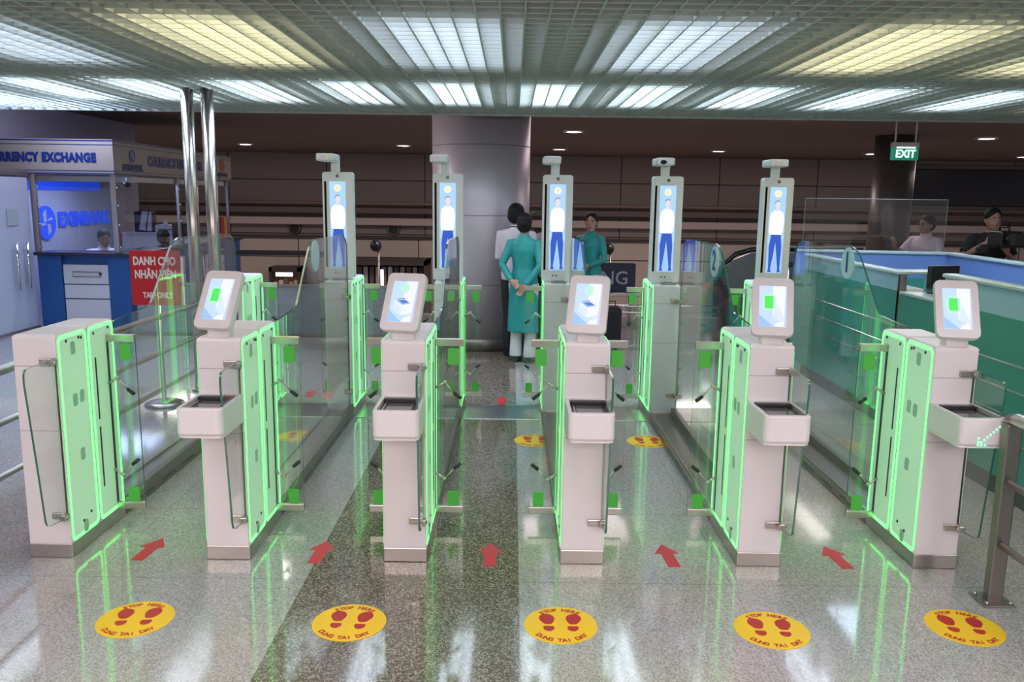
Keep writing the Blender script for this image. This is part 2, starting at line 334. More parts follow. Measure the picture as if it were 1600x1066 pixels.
for k in range(3):
    s_ = MB().box(-hw + .1, hw - .1, 0.1, 0.7, h - 0.62 - 0.42 * k, h - 0.59 - 0.42 * k).build('shelf', WARM, t)
    for j in range(5): MB().box(-0.06, 0.06, -0.05, 0.05, 0, 0.16 + 0.05 * ((j * 7 + k) % 3), 0.01).build('goods', mat('goods%d' % (j % 3), ((0.5, 0.3, 0.15), (0.7, 0.6, 0.5), (0.2, 0.12, 0.1))[j % 3], 0.5), s_, (-0.3 + j * 0.15, 0.2, h - 0.59 - 0.42 * k))
MB().box(-0.25, 0.25, -0.02, 0, h - 0.26, h - 0.14).build('lit_sign', emis('lit_sign', (0.9, 0.85, 0.8), 1.3), t)
t, hw, h, d = shop(-2.5, -0.1, 0.02, 'glazed waiting lounge with curtains seen between the first two display towers', 0, 1.4)
for k in range(12):
    MB().box(-hw + 0.15 + k * 0.18, -hw + 0.28 + k * 0.18, 0.5, 0.6, 0.2, h - 0.2, 0.02).build('curtain', mat('curtain%d' % (k % 4), ((0.45, 0.38, 0.30), (0.22, 0.18, 0.16), (0.5, 0.5, 0.5), (0.12, 0.10, 0.10))[k % 4], 0.8), t)
MB().box(-hw + 0.02, -hw + 0.2, 0.02, 0.05, 0.1, h - 0.1).build('door_leaf', mat('pale_blue_leaf', (0.45, 0.62, 0.68), 0.3), t)
MB().box(-0.12, -0.04, 0.1, 0.14, h - 0.9, h - 0.25).build('tube_lamp', emis('tube_lamp', (0.8, 0.85, 1.0), 2.5), t)
t, hw, h, d = shop(8.4, 10.4, -0.1, 'dark shop opening behind the right display tower', 0, 1.0)
MB().box(-0.6, 0.4, 0.3, 0.5, h - 0.9, h - 0.5).build('lit_shelf', emis('dim_shelf', (0.8, 0.6, 0.45), 0.35), t)
hl = MB().box(-2.3, -0.4, 12.2, 12.25, 0.96, 1.03, 0.008).build('handrail', BLACK); tag(hl, 'black handrail at the edge of the floor left of the leftmost tower', 'handrail')
MB().cyl((-2.2, 12.22, 0.0), (-2.2, 12.22, 0.97), 0.02, 10).build('post', DSTEEL, hl); MB().cyl((-0.5, 12.22, 0.0), (-0.5, 12.22, 0.97), 0.02, 10).build('post', DSTEEL, hl)

# low smoked glass barrier
t = thing('glass_barrier', 'low smoked glass barrier left of the big column', 'barrier', (0, 10.75, 0))
for k in range(3):
    MB().box(-2.55 + k * 1.25, -1.33 + k * 1.25, -0.008, 0.008, 0.03, 0.655).build('glass_panel', [FROST], t)
MB().box(-2.6, 1.22, -0.02, 0.02, 0.655, 0.69, 0.005).build('top_rail', DSTEEL, t); MB().box(-2.6, 1.22, -0.03, 0.03, 0, 0.04).build('floor_channel', DSTEEL, t)
# blue illuminated advertising board
t = thing('advertising_board', 'dark blue low advertising board lettered ING right of the column', 'sign', (3.75, 12.05, 0))
MB().box(-0.85, 0.37, 0, 0.08, 0.50, 0.92, 0.01).build('board', mat('navy_panel', (0.012, 0.018, 0.06), 0.3), t)
text_part('lettering', 'ING', 0.27, mat('grey_letter', (0.42, 0.45, 0.55), 0.4), t, (0.03, -0.004, 0.70), (pi / 2, 0, 0), bold=0.002)
MB().box(-0.85, 0.45, -0.03, 0.1, 0.44, 0.50, 0.01).build('ledge', STEEL, t)
for x in (-0.8, 0.3): MB().cyl((x, 0.04, 0), (x, 0.04, 0.46), 0.03, 12).build('leg', STEEL, t)
t = thing('low_rail', 'low double steel guard rail in front of the blue advertising board', 'guard rail', (3.75, 11.8, 0))
for z in (0.24, 0.33): MB().cyl((-0.9, 0, z), (1.6, 0, z), 0.022, 10).build('rail', CHROME, t)
for x in (-0.85, 0.35, 1.55): MB().cyl((x, 0, 0), (x, 0, 0.35), 0.02, 10).build('post', STEEL, t)

# big round column
def column(x, y, r, z1, m, name, lab):
    t = thing(name, lab, 'column', (x, y, 0))
    MB().cyl((0, 0, 0), (0, 0, z1), r, 64).build('shaft', m, t)
    MB().cyl((0, 0, 0), (0, 0, 0.16), r + 0.012, 64).build('base_band', mat('column_base', (0.20, 0.17, 0.16), 0.3, 0.6, noise=0.05), t)
    for z in (0.80, 1.62, 2.44):
        MB().cyl((0, 0, z), (0, 0, z + 0.008), r + 0.002, 64).build('seam', mat('seam', (0.16, 0.15, 0.15), 0.5), t)
    return t
column(1.93, 10.45, 0.60, ZD, mat('column_metal', (0.60, 0.54, 0.60), 0.40, 0.40, noise=0.03, nscale=2), 'round_column', 'wide silver metal clad round column behind the second and third towers')
column(9.5, 16.0, 0.37, ZD, mat('column_dark', (0.19, 0.17, 0.17), 0.4, 0.5, noise=0.03), 'round_column', 'slimmer dark round column behind the exit sign and the desks')
# dark advertisement panel
t = thing('wall_advertisement', 'huge black advertisement panel high on the back wall at the right', 'billboard', (17.0, 24.85, 0))
MB().box(-3.2, 5.5, 0, 0.12, 1.76, 2.82, 0.02).build('panel', mat('billboard_black', (0.012, 0.012, 0.018), 0.25, noise=0.3, nscale=1.0), t)
MB().box(-3.35, 5.6, 0.06, 0.14, 1.66, 2.92).build('frame', mat('billboard_frame', (0.20, 0.16, 0.17), 0.5), t)
MB().box(-3.0, 5.5, -0.32, -0.3, 1.33, 1.47).build('red_stripe', mat('red_stripe', (0.28, 0.02, 0.03), 0.5), t)

# exit sign
t = thing('exit_sign', 'green illuminated EXIT sign hanging from two rods', 'sign', (6.94, 10.05, 2.335))
MB().box(-0.155, 0.155, -0.03, 0.03, 0, 0.145, 0.008).build('box', mat('exit_box', (0.02, 0.16, 0.10), 0.3, 0, (0.0, 0.20, 0.11), 0.75), t)
MB().box(-0.16, 0.16, -0.035, 0.035, 0.145, 0.205, 0.008).build('housing', mat('exit_housing', (0.45, 0.38, 0.34), 0.5), t)
MB().box(-0.11, 0.11, -0.036, -0.034, 0.135, 0.149).build('tube_glow', emis('tube_glow', (0.7, 1.0, 0.9), 3.0), t)
text_part('lettering', 'EXIT', 0.125, emis('exit_letters', (0.75, 1.0, 0.9), 1.6), t, (0.0, -0.033, 0.068), (pi / 2, 0, 0), bold=0.003, sx=0.92)
for x in (-0.12, 0.12): MB().cyl((x, 0, 0.2), (x, 0, ZD - 2.335), 0.011, 10).build('rod', mat('rod_paint', (0.55, 0.45, 0.43), 0.5), t)

# twin steel poles
for x, lab in ((-0.60, 'left of the two polished steel poles beside the exchange booth'), (-0.42, 'right of the two polished steel poles beside the exchange booth')):
    t = thing('steel_pole', lab, 'pole', (x, 7.68, 0), 0, 'tall steel poles')
    MB().cyl((0, 0, 0), (0, 0, 2.95), 0.055, 32).build('tube', mat('polished_steel', (0.50, 0.46, 0.43), 0.26, 1.0, noise=0.04), t)
    MB().cyl((0, 0, 0), (0, 0, 0.02), 0.088, 24).build('floor_flange', STEEL, t)

# ================================================================== e-gates
PW, PD, PH, PB = 0.11, 0.58, 1.15, 0.075
def gate_body(y0, y1):
    b2 = bmesh.new(); bmesh.ops.create_cube(b2, size=1)
    for v in b2.verts: v.co = Vector((v.co.x * 2 * (PW - 0.0004), (y0 + y1) / 2 + v.co.y * (y1 - y0), (PB + PH) / 2 + v.co.z * (PH - PB)))
    top = [e for e in b2.edges if all(v.co.z > 1 for v in e.verts)]; bmesh.ops.bevel(b2, geom=top, offset=0.022, segments=5, affect='EDGES', profile=0.5)
    vert = [e for e in b2.edges if abs(e.verts[0].co.z - e.verts[1].co.z) > 0.5]; bmesh.ops.bevel(b2, geom=vert, offset=0.006, segments=2, affect='EDGES')
    m = MB(); m.merge(b2); return m
def pane(pts, mtx, th): return MB().prism(pts, mtx, -th / 2, th / 2, 0, 1)
def side_parts(t, s, wings=True):
    """green side of a gate pedestal, LED glow put into its panels; s=-1 left, +1 right"""
    for k, (y0, y1) in enumerate(((0.004, 0.284), (0.296, 0.576))):
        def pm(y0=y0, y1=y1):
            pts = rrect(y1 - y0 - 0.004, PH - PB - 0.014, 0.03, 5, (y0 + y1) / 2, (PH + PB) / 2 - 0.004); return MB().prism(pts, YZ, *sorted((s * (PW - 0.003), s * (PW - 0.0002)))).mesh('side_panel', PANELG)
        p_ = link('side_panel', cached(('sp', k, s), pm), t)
        def lm(y0=y0, y1=y1):
            po = rrect(y1 - y0 - 0.002, PH - PB - 0.012, 0.034, 5, (y0 + y1) / 2, (PH + PB) / 2 - 0.004); pi_ = rrect(y1 - y0 - 0.038, PH - PB - 0.050, 0.024, 5, (y0 + y1) / 2, (PH + PB) / 2 - 0.004)
            L_ = lambda pts, x_: [Vector((s * x_, a, b)) for a, b in pts]
            return MB().rings([L_(po, PW - 0.00025), L_(po, PW), L_(pi_, PW), L_(pi_, PW - 0.00025)], False, 0, False, True).mesh('led_strip', LED)
        link('led_strip', cached(('led', k, s), lm), t)
        X = s * (PW + 0.0006)
        def dots(y0=y0, y1=y1, k=k):
            m = MB(); c = (y0 + y1) / 2
            pos = [(c - 0.06, 1.105), (c + 0.06, 1.105), (c + 0.085, 1.10), (c - 0.02, 0.15), (c + 0.06, 0.17)] if k == 0 else [(c - 0.08, 1.10), (c + 0.08, 1.11), (c + 0.06, 0.16)]
            return pos
        for a, b in dots(): link('screw_hole', cached('dots', lambda: MB().cyl((-0.002, 0, 0), (0.002, 0, 0), 0.008, 12).mesh('screw_hole', BLACK)), p_, (X, a, b))
        if k == 0:
            def pads():
                return MB().prism(rrect(0.042, 0.066, 0.012, 3, 0, 0), YZ, -0.001, 0.001).mesh('sensor_pads', PADGREY)
            c = (y0 + y1) / 2
            for a, b in ((c, 1.06), (c - 0.012, 0.795), (c + 0.055, 0.80), (c + 0.02, 0.50), (c, 0.115)): link('sensor_pad', cached('pads', pads), p_, (X, a, b))
        else:
            def slot():
                return MB().prism(rrect(0.012, 0.34, 0.005, 2, 0, 0), YZ, -0.001, 0.0015).mesh('ventilation_slot', BLACK)
            for b in (0.80, 0.42): link('ventilation_slot', cached('vslot', slot), p_, (X, 0.36, b))
            link('door_slot', cached('dslot', lambda: MB().prism(rrect(0.022, 0.98, 0.004, 2, 0, 0), YZ, -0.001, 0.001).mesh('door_slot', BLACK)), p_, (X, 0.50, 0.58))
    if not wings: return
    X0 = s * PW; X1 = s * (PW + 0.155)
    def wm():
        pts = fillet([(X0, 0.075), (X1, 0.075), (X1, 1.07), (X0, 1.07)], [0, 0.012, 0.012, 0]); return MB().prism(pts, XZ, -0.505, -0.493, 0, 1).mesh('door_wing', [GLASS, GEDGE])
    wg = link('door_wing', cached(('wing', s), wm), t)
    for z0, z1, nm in ((1.032, 1.074, 'ct'), (0.071, 0.113, 'cb')):
        def cm(z0=z0, z1=z1):
            m = MB(); m.box(min(X0, X1), max(X0, X1), 0.486, 0.512, z0, z1, 0.004)
            for a in (0.03, 0.125): m.cyl((s * (PW + a), 0.483, (z0 + z1) / 2), (s * (PW + a), 0.486, (z0 + z1) / 2), 0.014, 14)
            return m.mesh('clamp_bar', STEEL)
        link('clamp_bar', cached((nm, s), cm), wg)
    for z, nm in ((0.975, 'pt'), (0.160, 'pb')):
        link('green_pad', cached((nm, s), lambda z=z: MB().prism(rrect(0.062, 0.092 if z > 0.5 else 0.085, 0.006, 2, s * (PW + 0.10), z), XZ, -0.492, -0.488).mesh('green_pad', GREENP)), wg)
    for z, dz, nm in ((0.80, 1, 'at'), (0.31, -1, 'ab')):
        def am(z=z, dz=dz):
            m = MB(); a = (s * (PW + 0.0), 0.485, z); b = (s * (PW + 0.052), 0.478, z + 0.032 * dz); c = (s * (PW + 0.105), 0.478, z - 0.028 * dz); d = (s * (PW + 0.142), 0.478, z - 0.058 * dz)
            m.tube([a, b], 0.008, 8); m.tube([b, c], 0.004, 8); m.tube([c, d], 0.0105, 10, mi=1); m.ell(b, (0.012, 0.012, 0.012), 10, 6); return m.mesh('door_arm', [STEEL, BLACK])
        link('door_arm', cached((nm, s), am), wg)
FINP = fillet([(0.0, 1.036), (-0.265, 1.03), (-0.27, 0.97), (-0.245, 0.75), (-0.215, 0.48), (-0.19, 0.235), (0.0, 0.215)], [0, 0.05, 0.02, 0.1, 0.1, 0.04, 0])
def pedestal(name, label, loc, sides, kiosk=None, tower=None, group=None, fin=True):
    t = thing(name, label, 'gate pedestal', loc, 0, group); WM = WHITE if not tower and name == 'gate_pedestal' else WHITE2
    def bodym():
        m = gate_body(0, 0.286); m2 = gate_body(0.292, PD); b = m2.bm; tmp = bmesh.new()
        me = bpy.data.meshes.new('x'); b.to_mesh(me); tmp.from_mesh(me); m.merge(tmp); b.free(); return m.mesh('body', WM)
    bd = link('body', cached(('body', WM.name), bodym), t)
    for z in (0.992, 0.665): link('seam_line', cached('seam', lambda: MB().box(-PW + .004, PW - .004, -0.0012, 0.001, 0, 0.003).mesh('seam_line', mat('seam_grey', (0.35, 0.32, 0.33), 0.6))), bd, (0, 0, z))
    link('plinth', cached('plinth', lambda: MB().box(-PW, PW, -0.004, PD, 0, PB, 0.004).mesh('plinth', STEEL)), t)
    for s in sides: side_parts(t, s)
    if tower or name != 'gate_pedestal':
        for z in (1.02, 0.225): link('glass_clamp', cached('gclamp', lambda: MB().box(0.03, 0.108, -0.012, -0.0005, -0.017, 0.017, 0.004).box(0.083, 0.107, -0.115, -0.006, -0.015, 0.015, 0.004).mesh('glass_clamp', STEEL)), t, (0, 0, z))
    elif fin:
        fg = link('glass_fin', cached('fin', lambda: pane(FINP, YZ, 0.01).mesh('glass_fin', [GLASS, GEDGE])), t, (0.095, 0, 0))
        def clampm(): 
            m = MB()
            for z in (0.0,): m.box(-0.072, 0.0, -0.014, -0.001, z - 0.017, z + 0.017, 0.004); m.box(-0.012, 0.014, -0.045, -0.003, z - 0.016, z + 0.016, 0.004); m.cyl((-0.05, -0.018, z), (-0.05, -0.013, z), 0.007, 10); m.cyl((-0.02, -0.03, z), (0.021, -0.03, z), 0.009, 10)
            return m.mesh('clamp', STEEL)
        for z in (1.018, 0.225): link('clamp', cached('clampf', clampm), fg, (0, 0, z))
    if kiosk:
        def traym():
            outer = [(x, y) for x, y in fillet([(-0.108, 0.0), (-0.108, -0.305), (0.108, -0.305), (0.108, 0.0)], [0, 0.035, 0.035, 0], 5)]
            low = [(x * 0.985, y * 0.97) for x, y in outer]
            def ins(p, mx=0.018, my=0.030):
                return (max(-0.108 + mx, min(0.108 - mx, p[0])), max(-0.305 + my, min(-0.035, p[1])))
            inner = [ins(p) for p in outer]
            z1 = 0.868; m = MB(); L_ = lambda pts, z: [Vector((a, b, z)) for a, b in pts]
            m.rings([L_(low, 0.728), L_(low, 0.722)][:1] + [L_(low, 0.735), L_(outer, 0.75), L_(outer, z1 - 0.006), L_([(a * 0.985, b * 0.985) for a, b in outer], z1), L_(inner, z1), L_(inner, z1 - 0.03)], True, 0, False)
            return m.mesh('scanner_tray', WHITE)
        tr = link('scanner_tray', cached('tray', traym), t)
        def scanm():
            m = MB(); m.box(-0.088, 0.088, -0.27, -0.038, 0.838, 0.850, 0.002, mi=0); m.box(-0.085, 0.085, -0.075, -0.04, 0.84, 0.871, 0.003, mi=0); m.box(-0.062, 0.062, -0.225, -0.085, 0.85, 0.8525, 0.001, mi=1); m.box(-0.075, -0.068, -0.25, -0.08, 0.85, 0.856, 0.001, mi=2)
            return m.mesh('document_scanner', [BLACK, mat('scan_glass', (0.10, 0.09, 0.10), 0.08), STEEL])
        link('document_scanner', cached('scan', scanm), tr)
        nk = link('neck', cached('neck', lambda: MB().box(-0.055, 0.055, 0.0, 0.07, PH - 0.01, 1.235, 0.012, 3).mesh('neck', WHITE)), t)
        hd = link('display_head', cached('head', lambda: (lambda m: m)(head_mesh())), t, (0.0, 0.045, 1.325), (rad(-30), 0, rad(-13)))
        sc = link('screen', cached(('kscreen', kiosk), lambda: kiosk_screen(kiosk)), hd, (0, -0.0165, 0))
        if kiosk == 'A2':
            def arrow():
                m = MB(); pts = [(-0.045 + 0.013 * k, -0.045 + 0.0125 * k) for k in range(8)] + [(-0.045, -0.03), (-0.045, -0.013), (-0.030, -0.045), (-0.012, -0.045)]
                for a, b in pts: m.cyl((0.02 + a, -0.3065, 0.79 + b + 0.0), (0.02 + a, -0.303, 0.79 + b), 0.0048, 8)
                return m.mesh('led_arrow', GLED)
            link('led_arrow', arrow(), tr)
    if tower:
        ty = 0.10
        def towerm():
            pts = rrect(0.245, 0.865, 0.022, 5, 0.0, 1.160 + 0.4325 + 0.0); m = MB(); m.prism(pts, XZ, -(ty + 0.10), -ty); return m.mesh('display_tower', WHITE2)
        tw = link('display_tower', cached('tower', towerm), t, (-0.008, 0, 0))
        link('bracket', cached('towerb', lambda: MB().box(-0.09, 0.09, ty + 0.01, ty + 0.09, PH - 0.01, 1.18, 0.005).mesh('bracket', WHITE2)), tw)
        link('infrared_slot', cached('slotb', lambda: MB().prism(rrect(0.017, 0.70, 0.005, 3, -0.099, 1.60), XZ, -ty - 0.001, -ty + 0.0015).mesh('infrared_slot', mat('matt_black', (0.004, 0.004, 0.005), 0.8, spec=0.1))), tw)
        link('portrait_screen', cached(('tscreen', tower), lambda: tower_screen(tower, ty)), tw)
        link('lens', cached('lensd', lambda: MB().cyl((0, ty + 0.001, 1.993), (0, ty - 0.004, 1.993), 0.014, 16, r2=0.012).mesh('lens', mat('lens_grey', (0.08, 0.08, 0.08), 0.2))), tw)
        for xx_ in (-0.03, 0.0): link('indicator', cached('ind', lambda: MB().cyl((0, ty + 0.001, 1.205), (0, ty - 0.002, 1.205), 0.007, 10).mesh('indicator', MATS['lens_grey'])), tw, (xx_, 0, 0))
        def armm():
            m = MB(); pts = [(-0.03, ty + 0.05, 2.01), (-0.03, ty + 0.05, 2.10), (-0.034, ty + 0.045, 2.125)]
            m.box(-0.058, 0.012, ty + 0.03, ty + 0.07, 2.0, 2.13, 0.008); m.box(-0.130, 0.012, ty - 0.18, ty + 0.075, 2.105, 2.165, 0.014, 3); return m.mesh('camera_arm', WHITE2)
        ar = link('camera_arm', cached('arm', armm), tw)
        link('camera_lens', cached('lens2', lambda: MB().prism(circle(0.025, 20, -0.080, 2.130, 0.017), XZ, -(ty - 0.170), -(ty - 0.1835)).mesh('camera_lens', BLACKG)), ar)
        link('fingerprint_reader', cached('fpr', lambda: MB().box(-0.05, 0.075, 0.012, 0.085, PH - 0.002, PH + 0.014, 0.004, mi=0).box(-0.03, 0.055, 0.02, 0.075, PH + 0.014, PH + 0.017, 0.001, mi=1).mesh('fingerprint_reader', [mat('reader_grey', (0.25, 0.28, 0.28), 0.4), BLACKG])), t)
    return t
def head_mesh():
    m = MB(); w_, h_ = 0.197, 0.305; L_ = lambda s_, y: [Vector((x * s_[0], y, z * s_[1])) for x, z in rrect(w_, h_, 0.028, 6)]
    m.rings([L_((0.90, 0.93), 0.030), L_((0.97, 0.98), 0.024), L_((1, 1), 0.012), L_((1, 1), -0.010), L_((0.985, 0.99), -0.016)], True, 0, False); return m.mesh('display_head', WHITE)
E_ = lambda n, c, s=1.0: emis('screen_' + n, c, s)
SCR = dict(bg=E_('pale', (0.60, 0.78, 0.98)), white=E_('white', (0.92, 0.95, 1.0)), violet=E_('violet', (0.62, 0.68, 1.0)), green=E_('green', (0.10, 0.88, 0.13)), glow=E_('mint', (0.55, 0.92, 0.78)), blue=E_('blue', (0.20, 0.42, 0.85)),
           pblue=E_('soft_blue', (0.36, 0.60, 0.95)), tray=E_('tray_blue', (0.10, 0.22, 0.68)), shirt=E_('shirt', (0.98, 0.98, 1.0), 1.05), jean=E_('jeans', (0.03, 0.10, 0.55)), sky=E_('sky', (0.42, 0.70, 0.98)), skin=E_('skin', (0.85, 0.74, 0.78)),
           hair=E_('hair', (0.36, 0.36, 0.50)), yellow=E_('yellow', (0.95, 0.90, 0.66)), num=E_('number', (0.88, 0.72, 0.30)), shade=E_('shade', (0.75, 0.85, 0.97)))
def layers(mats, items, mtx=XZ, y=0.0):
    m = MB()
    for i, (k, pts) in enumerate(items):
        d = y + 0.0004 * (i + 1); m.prism(pts, mtx, d - 0.0004 if i else y - 0.001, d, mats.index(k))
    return m
def kiosk_screen(kind):
    ks = ['bg', 'white', 'violet', 'green', 'glow', 'pblue', 'tray', 'shade']; W, H = 0.128, 0.215
    it = [('bg', rrect(W, H, 0.003, 2))]
    it.append(('white', [(0.0, -0.05), (0.0, H / 2 - .001), (W / 2 - .001, H / 2 - .001), (W / 2 - .001, -0.09)])); it.append(('shade', [(0.0, -0.06), (W / 2 - .001, -0.09), (0.02, 0.02)]))
    it.append(('pblue', [(-W / 2 + .001, -H / 2 + .001), (-W / 2 + .001, -0.045), (0.005, -H / 2 + .001)])); it.append(('white', [(0.005, -H / 2 + .001), (0.02, -0.085), (W / 2 - .001, -0.075), (W / 2 - .001, -H / 2 + .001)]))
    it.append(('violet', [(W / 2 - .010, -H / 2 + .001), (W / 2 - .004, H / 2 - .001), (W / 2 - .001, H / 2 - .001), (W / 2 - .001, -H / 2 + .001)]))
    if kind in ('A', 'A2'):
        it += [('glow', rrect(0.060, 0.088, 0.02, 4, -0.018, 0.02)), ('green', rrect(0.040, 0.066, 0.004, 3, -0.018, 0.02))]
    else:
        it += [('glow', circle(0.022, 20, 0.0, 0.07, 0.03)), ('shade', [(-0.045, 0.0), (-0.045, -0.045), (0.0, -0.075), (0.0, -0.03)]), ('white', [(0.0, -0.03), (0.0, -0.075), (0.052, -0.055), (0.052, -0.012)]),
               ('white', [(-0.045, 0.0), (0.0, -0.03), (0.052, -0.012), (0.012, 0.012)]), ('pblue', [(-0.034, 0.001), (0.0, -0.021), (0.042, -0.011), (0.010, 0.010)]), ('tray', [(-0.022, 0.002), (0.002, -0.013), (0.034, -0.007), (0.008, 0.007)]), ('tray', [(-0.030, 0.006), (-0.028, 0.010), (0.010, 0.016), (0.010, 0.012)])]
    return layers(ks, it).mesh('screen', [SCR[k] for k in ks])
def tower_screen(num, ty):
    ks = ['sky', 'shirt', 'jean', 'skin', 'hair', 'yellow', 'num', 'pblue', 'shade']; W, H, c = 0.132, 0.70, 1.60
    z = lambda v: 1.25 + v * 0.70
    it = [('sky', rrect(W, H, 0.002, 2, 0, c)), ('pblue', [(-W / 2 + .001, 1.251), (-W / 2 + .001, z(.35)), (W / 2 - .001, z(.35)), (W / 2 - .001, 1.251)]), ('yellow', circle(0.030, 24, 0, z(0.925))),
          ('jean', [(-0.038, z(.46)), (-0.052, z(.30)), (-0.046, z(.04)), (-0.030, z(.04)), (-0.012, z(.22)), (0, z(.36)), (0.014, z(.22)), (0.030, z(.04)), (0.046, z(.04)), (0.052, z(.30)), (0.042, z(.46))]),
          ('jean', [(-0.052, z(.01)), (-0.048, z(.045)), (-0.028, z(.045)), (-0.022, z(.01))]), ('jean', [(0.024, z(.01)), (0.028, z(.045)), (0.048, z(.045)), (0.054, z(.01))]),
          ('shirt', [(-0.042, z(.45)), (-0.056, z(.47)), (-0.058, z(.62)), (-0.050, z(.70)), (-0.020, z(.735)), (0.020, z(.735)), (0.052, z(.70)), (0.060, z(.62)), (0.056, z(.50)), (0.044, z(.45))]),
          ('shade', [(0.038, z(.50)), (0.034, z(.64)), (0.036, z(.64)), (0.041, z(.50))]),
          ('skin', [(-0.010, z(.72)), (-0.012, z(.75)), (0.012, z(.75)), (0.010, z(.72))]), ('skin', circle(0.020, 20, 0.002, z(.795), 0.033)),
          ('hair', [(-0.022, z(.80)), (-0.024, z(.83)), (-0.008, z(.85)), (0.012, z(.85)), (0.026, z(.825)), (0.010, z(.832)), (-0.010, z(.83))])]
    m = layers(ks, it, XZ, -ty); tm = text_mesh(str(num), 0.038, 0.0003); b2 = bmesh.new(); b2.from_mesh(tm); bmesh.ops.transform(b2, matrix=Matrix.Translation((0, -0.0, 0)) @ Matrix.Translation((0, ty - 0.0055, z(0.925))) @ Matrix.Rotation(pi / 2, 4, 'X'), verts=b2.verts)
    m.merge(b2, ks.index('num')); return m.mesh('portrait_screen', [SCR[k] for k in ks])

S = 0.9; YF, YR = 3.985, 6.79
order = ['leftmost', 'second from left', 'third from left', 'fourth from left', 'fifth from left', 'rightmost']
kinds = [None, 'A', 'B', 'B', 'A', 'A2']
frontlab = ['front gate pedestal without a screen or tray, beside the three bar rail', 'second front gate pedestal from left, screen showing a green rectangle, scanner tray leaning left of the body', 'third front gate pedestal from left, screen showing a white box, left of centre',
            'fourth front gate pedestal from left, screen showing a white box, right of centre', 'fifth front gate pedestal from left, screen with green rectangle, standing over the red arrow gap', 'rightmost front gate pedestal, with a green dotted arrow on its scanner tray']
frontlab[1] = 'front gate pedestal with green rectangle on screen, next to the one without a screen'
frontlab[4] = 'front gate pedestal with green rectangle on screen, plain tray, near the lane two disc'
twn = [None, 5, 3, 4, 2, 1]
for i in range(6):
    sides = {0: (1,), 5: (-1,)}.get(i, (-1, 1))
    pedestal('gate_pedestal', frontlab[i], (i * S, YF, 0), sides, kiosk=kinds[i], group='front row of gate pedestals')
    if i == 0: pedestal('display_gate_pedestal', 'rear gate pedestal without display tower behind the second front kiosk screen', (0, YR, 0), (1,), group='rear row of gate pedestals')
    else: pedestal('display_gate_pedestal', 'rear gate pedestal with tall portrait screen tower, %s of the five towers' % ['', 'leftmost', 'second from left', 'middle one', 'second from right', 'rightmost'][i], (i * S, YR, 0), sides, tower=twn[i], group='rear row of gate pedestals')
    # glass partition between front and rear pedestals
    t = thing('glass_partition', 'long clear glass partition with raised back half behind the %s front pedestal' % order[i], 'glass partition', (i * S, 0, 0), 0, 'glass partitions between the lanes')
    prof = fillet([(YF + PD + 0.02, 0.10), (YF + PD + 0.02, 1.13), (5.08, 1.155), (5.44, 1.50), (5.56, 1.55), (6.55, 1.535), (6.70, 1.47), (6.70, 0.10)], [0, 0.03, 0.05, 0.1, 0.06, 0.10, 0.08, 0], 5)
    pn = link('glass_panel', cached('part', lambda: pane(prof, YZ, 0.012).mesh('glass_panel', [GLASS, GEDGE])), t, (0.095, 0, 0))
    def railm():
        m = MB(); m.box(-PW, PW, YF + PD + 0.004, YR - 0.006, 0, 0.060, 0.006); m.box(0.075, 0.115, YF + PD + 0.01, YR - 0.01, 0.055, 0.115, 0.004); m.box(-PW + .01, -PW + .03, YF + PD + 0.01, YR - 0.01, 0.055, 0.075, 0.004); return m.mesh('base_rail', DSTEEL)
    link('base_rail', cached('brail', railm), t)
    def slotsm():
        m = MB()
        for k in range(6):
            m.box(-PW - 0.001, -PW + 0.002, 4.75 + k * 0.33, 4.95 + k * 0.33, 0.028, 0.036); m.box(PW - 0.002, PW + 0.001, 4.75 + k * 0.33, 4.95 + k * 0.33, 0.028, 0.036)
        return m.mesh('rail_slot', BLACK)
    link('rail_slot', cached('rslot', slotsm), t)
    if i in (1, 4, 5):
        s_ = link('lane_number_disc', cached('disc', lambda: MB().prism(circle(0.105, 40, 5.63, 1.43), YZ, -0.004, 0.004).mesh('lane_number_disc', mat('pale_teal_sticker', (0.72, 0.92, 0.95), 0.4, noise=0.02))), pn)
        if i > 1:
            n = 2 if i == 4 else 1
            text_part('numeral', str(n), 0.19, mat('navy_numeral', (0.02, 0.06, 0.28), 0.4), s_, (-0.006, 5.63, 1.43), (pi / 2, 0, -pi / 2), bold=0.004, depth=0.001)
# threshold plates between the rear pedestals
for i in range(5):
    t = MB().box(i * S + PW + 0.02, (i + 1) * S - PW - 0.02, 6.76, 7.22, 0, 0.006, 0.002).build('threshold_plate', mat('threshold_steel', (0.60, 0.62, 0.62), 0.28, 1.0, noise=0.05))
    tag(t, 'shiny steel threshold plate on the floor in the %s lane' % ['leftmost', 'second', 'middle', 'fourth', 'rightmost'][i], 'floor plate', 'threshold plates in the lanes')

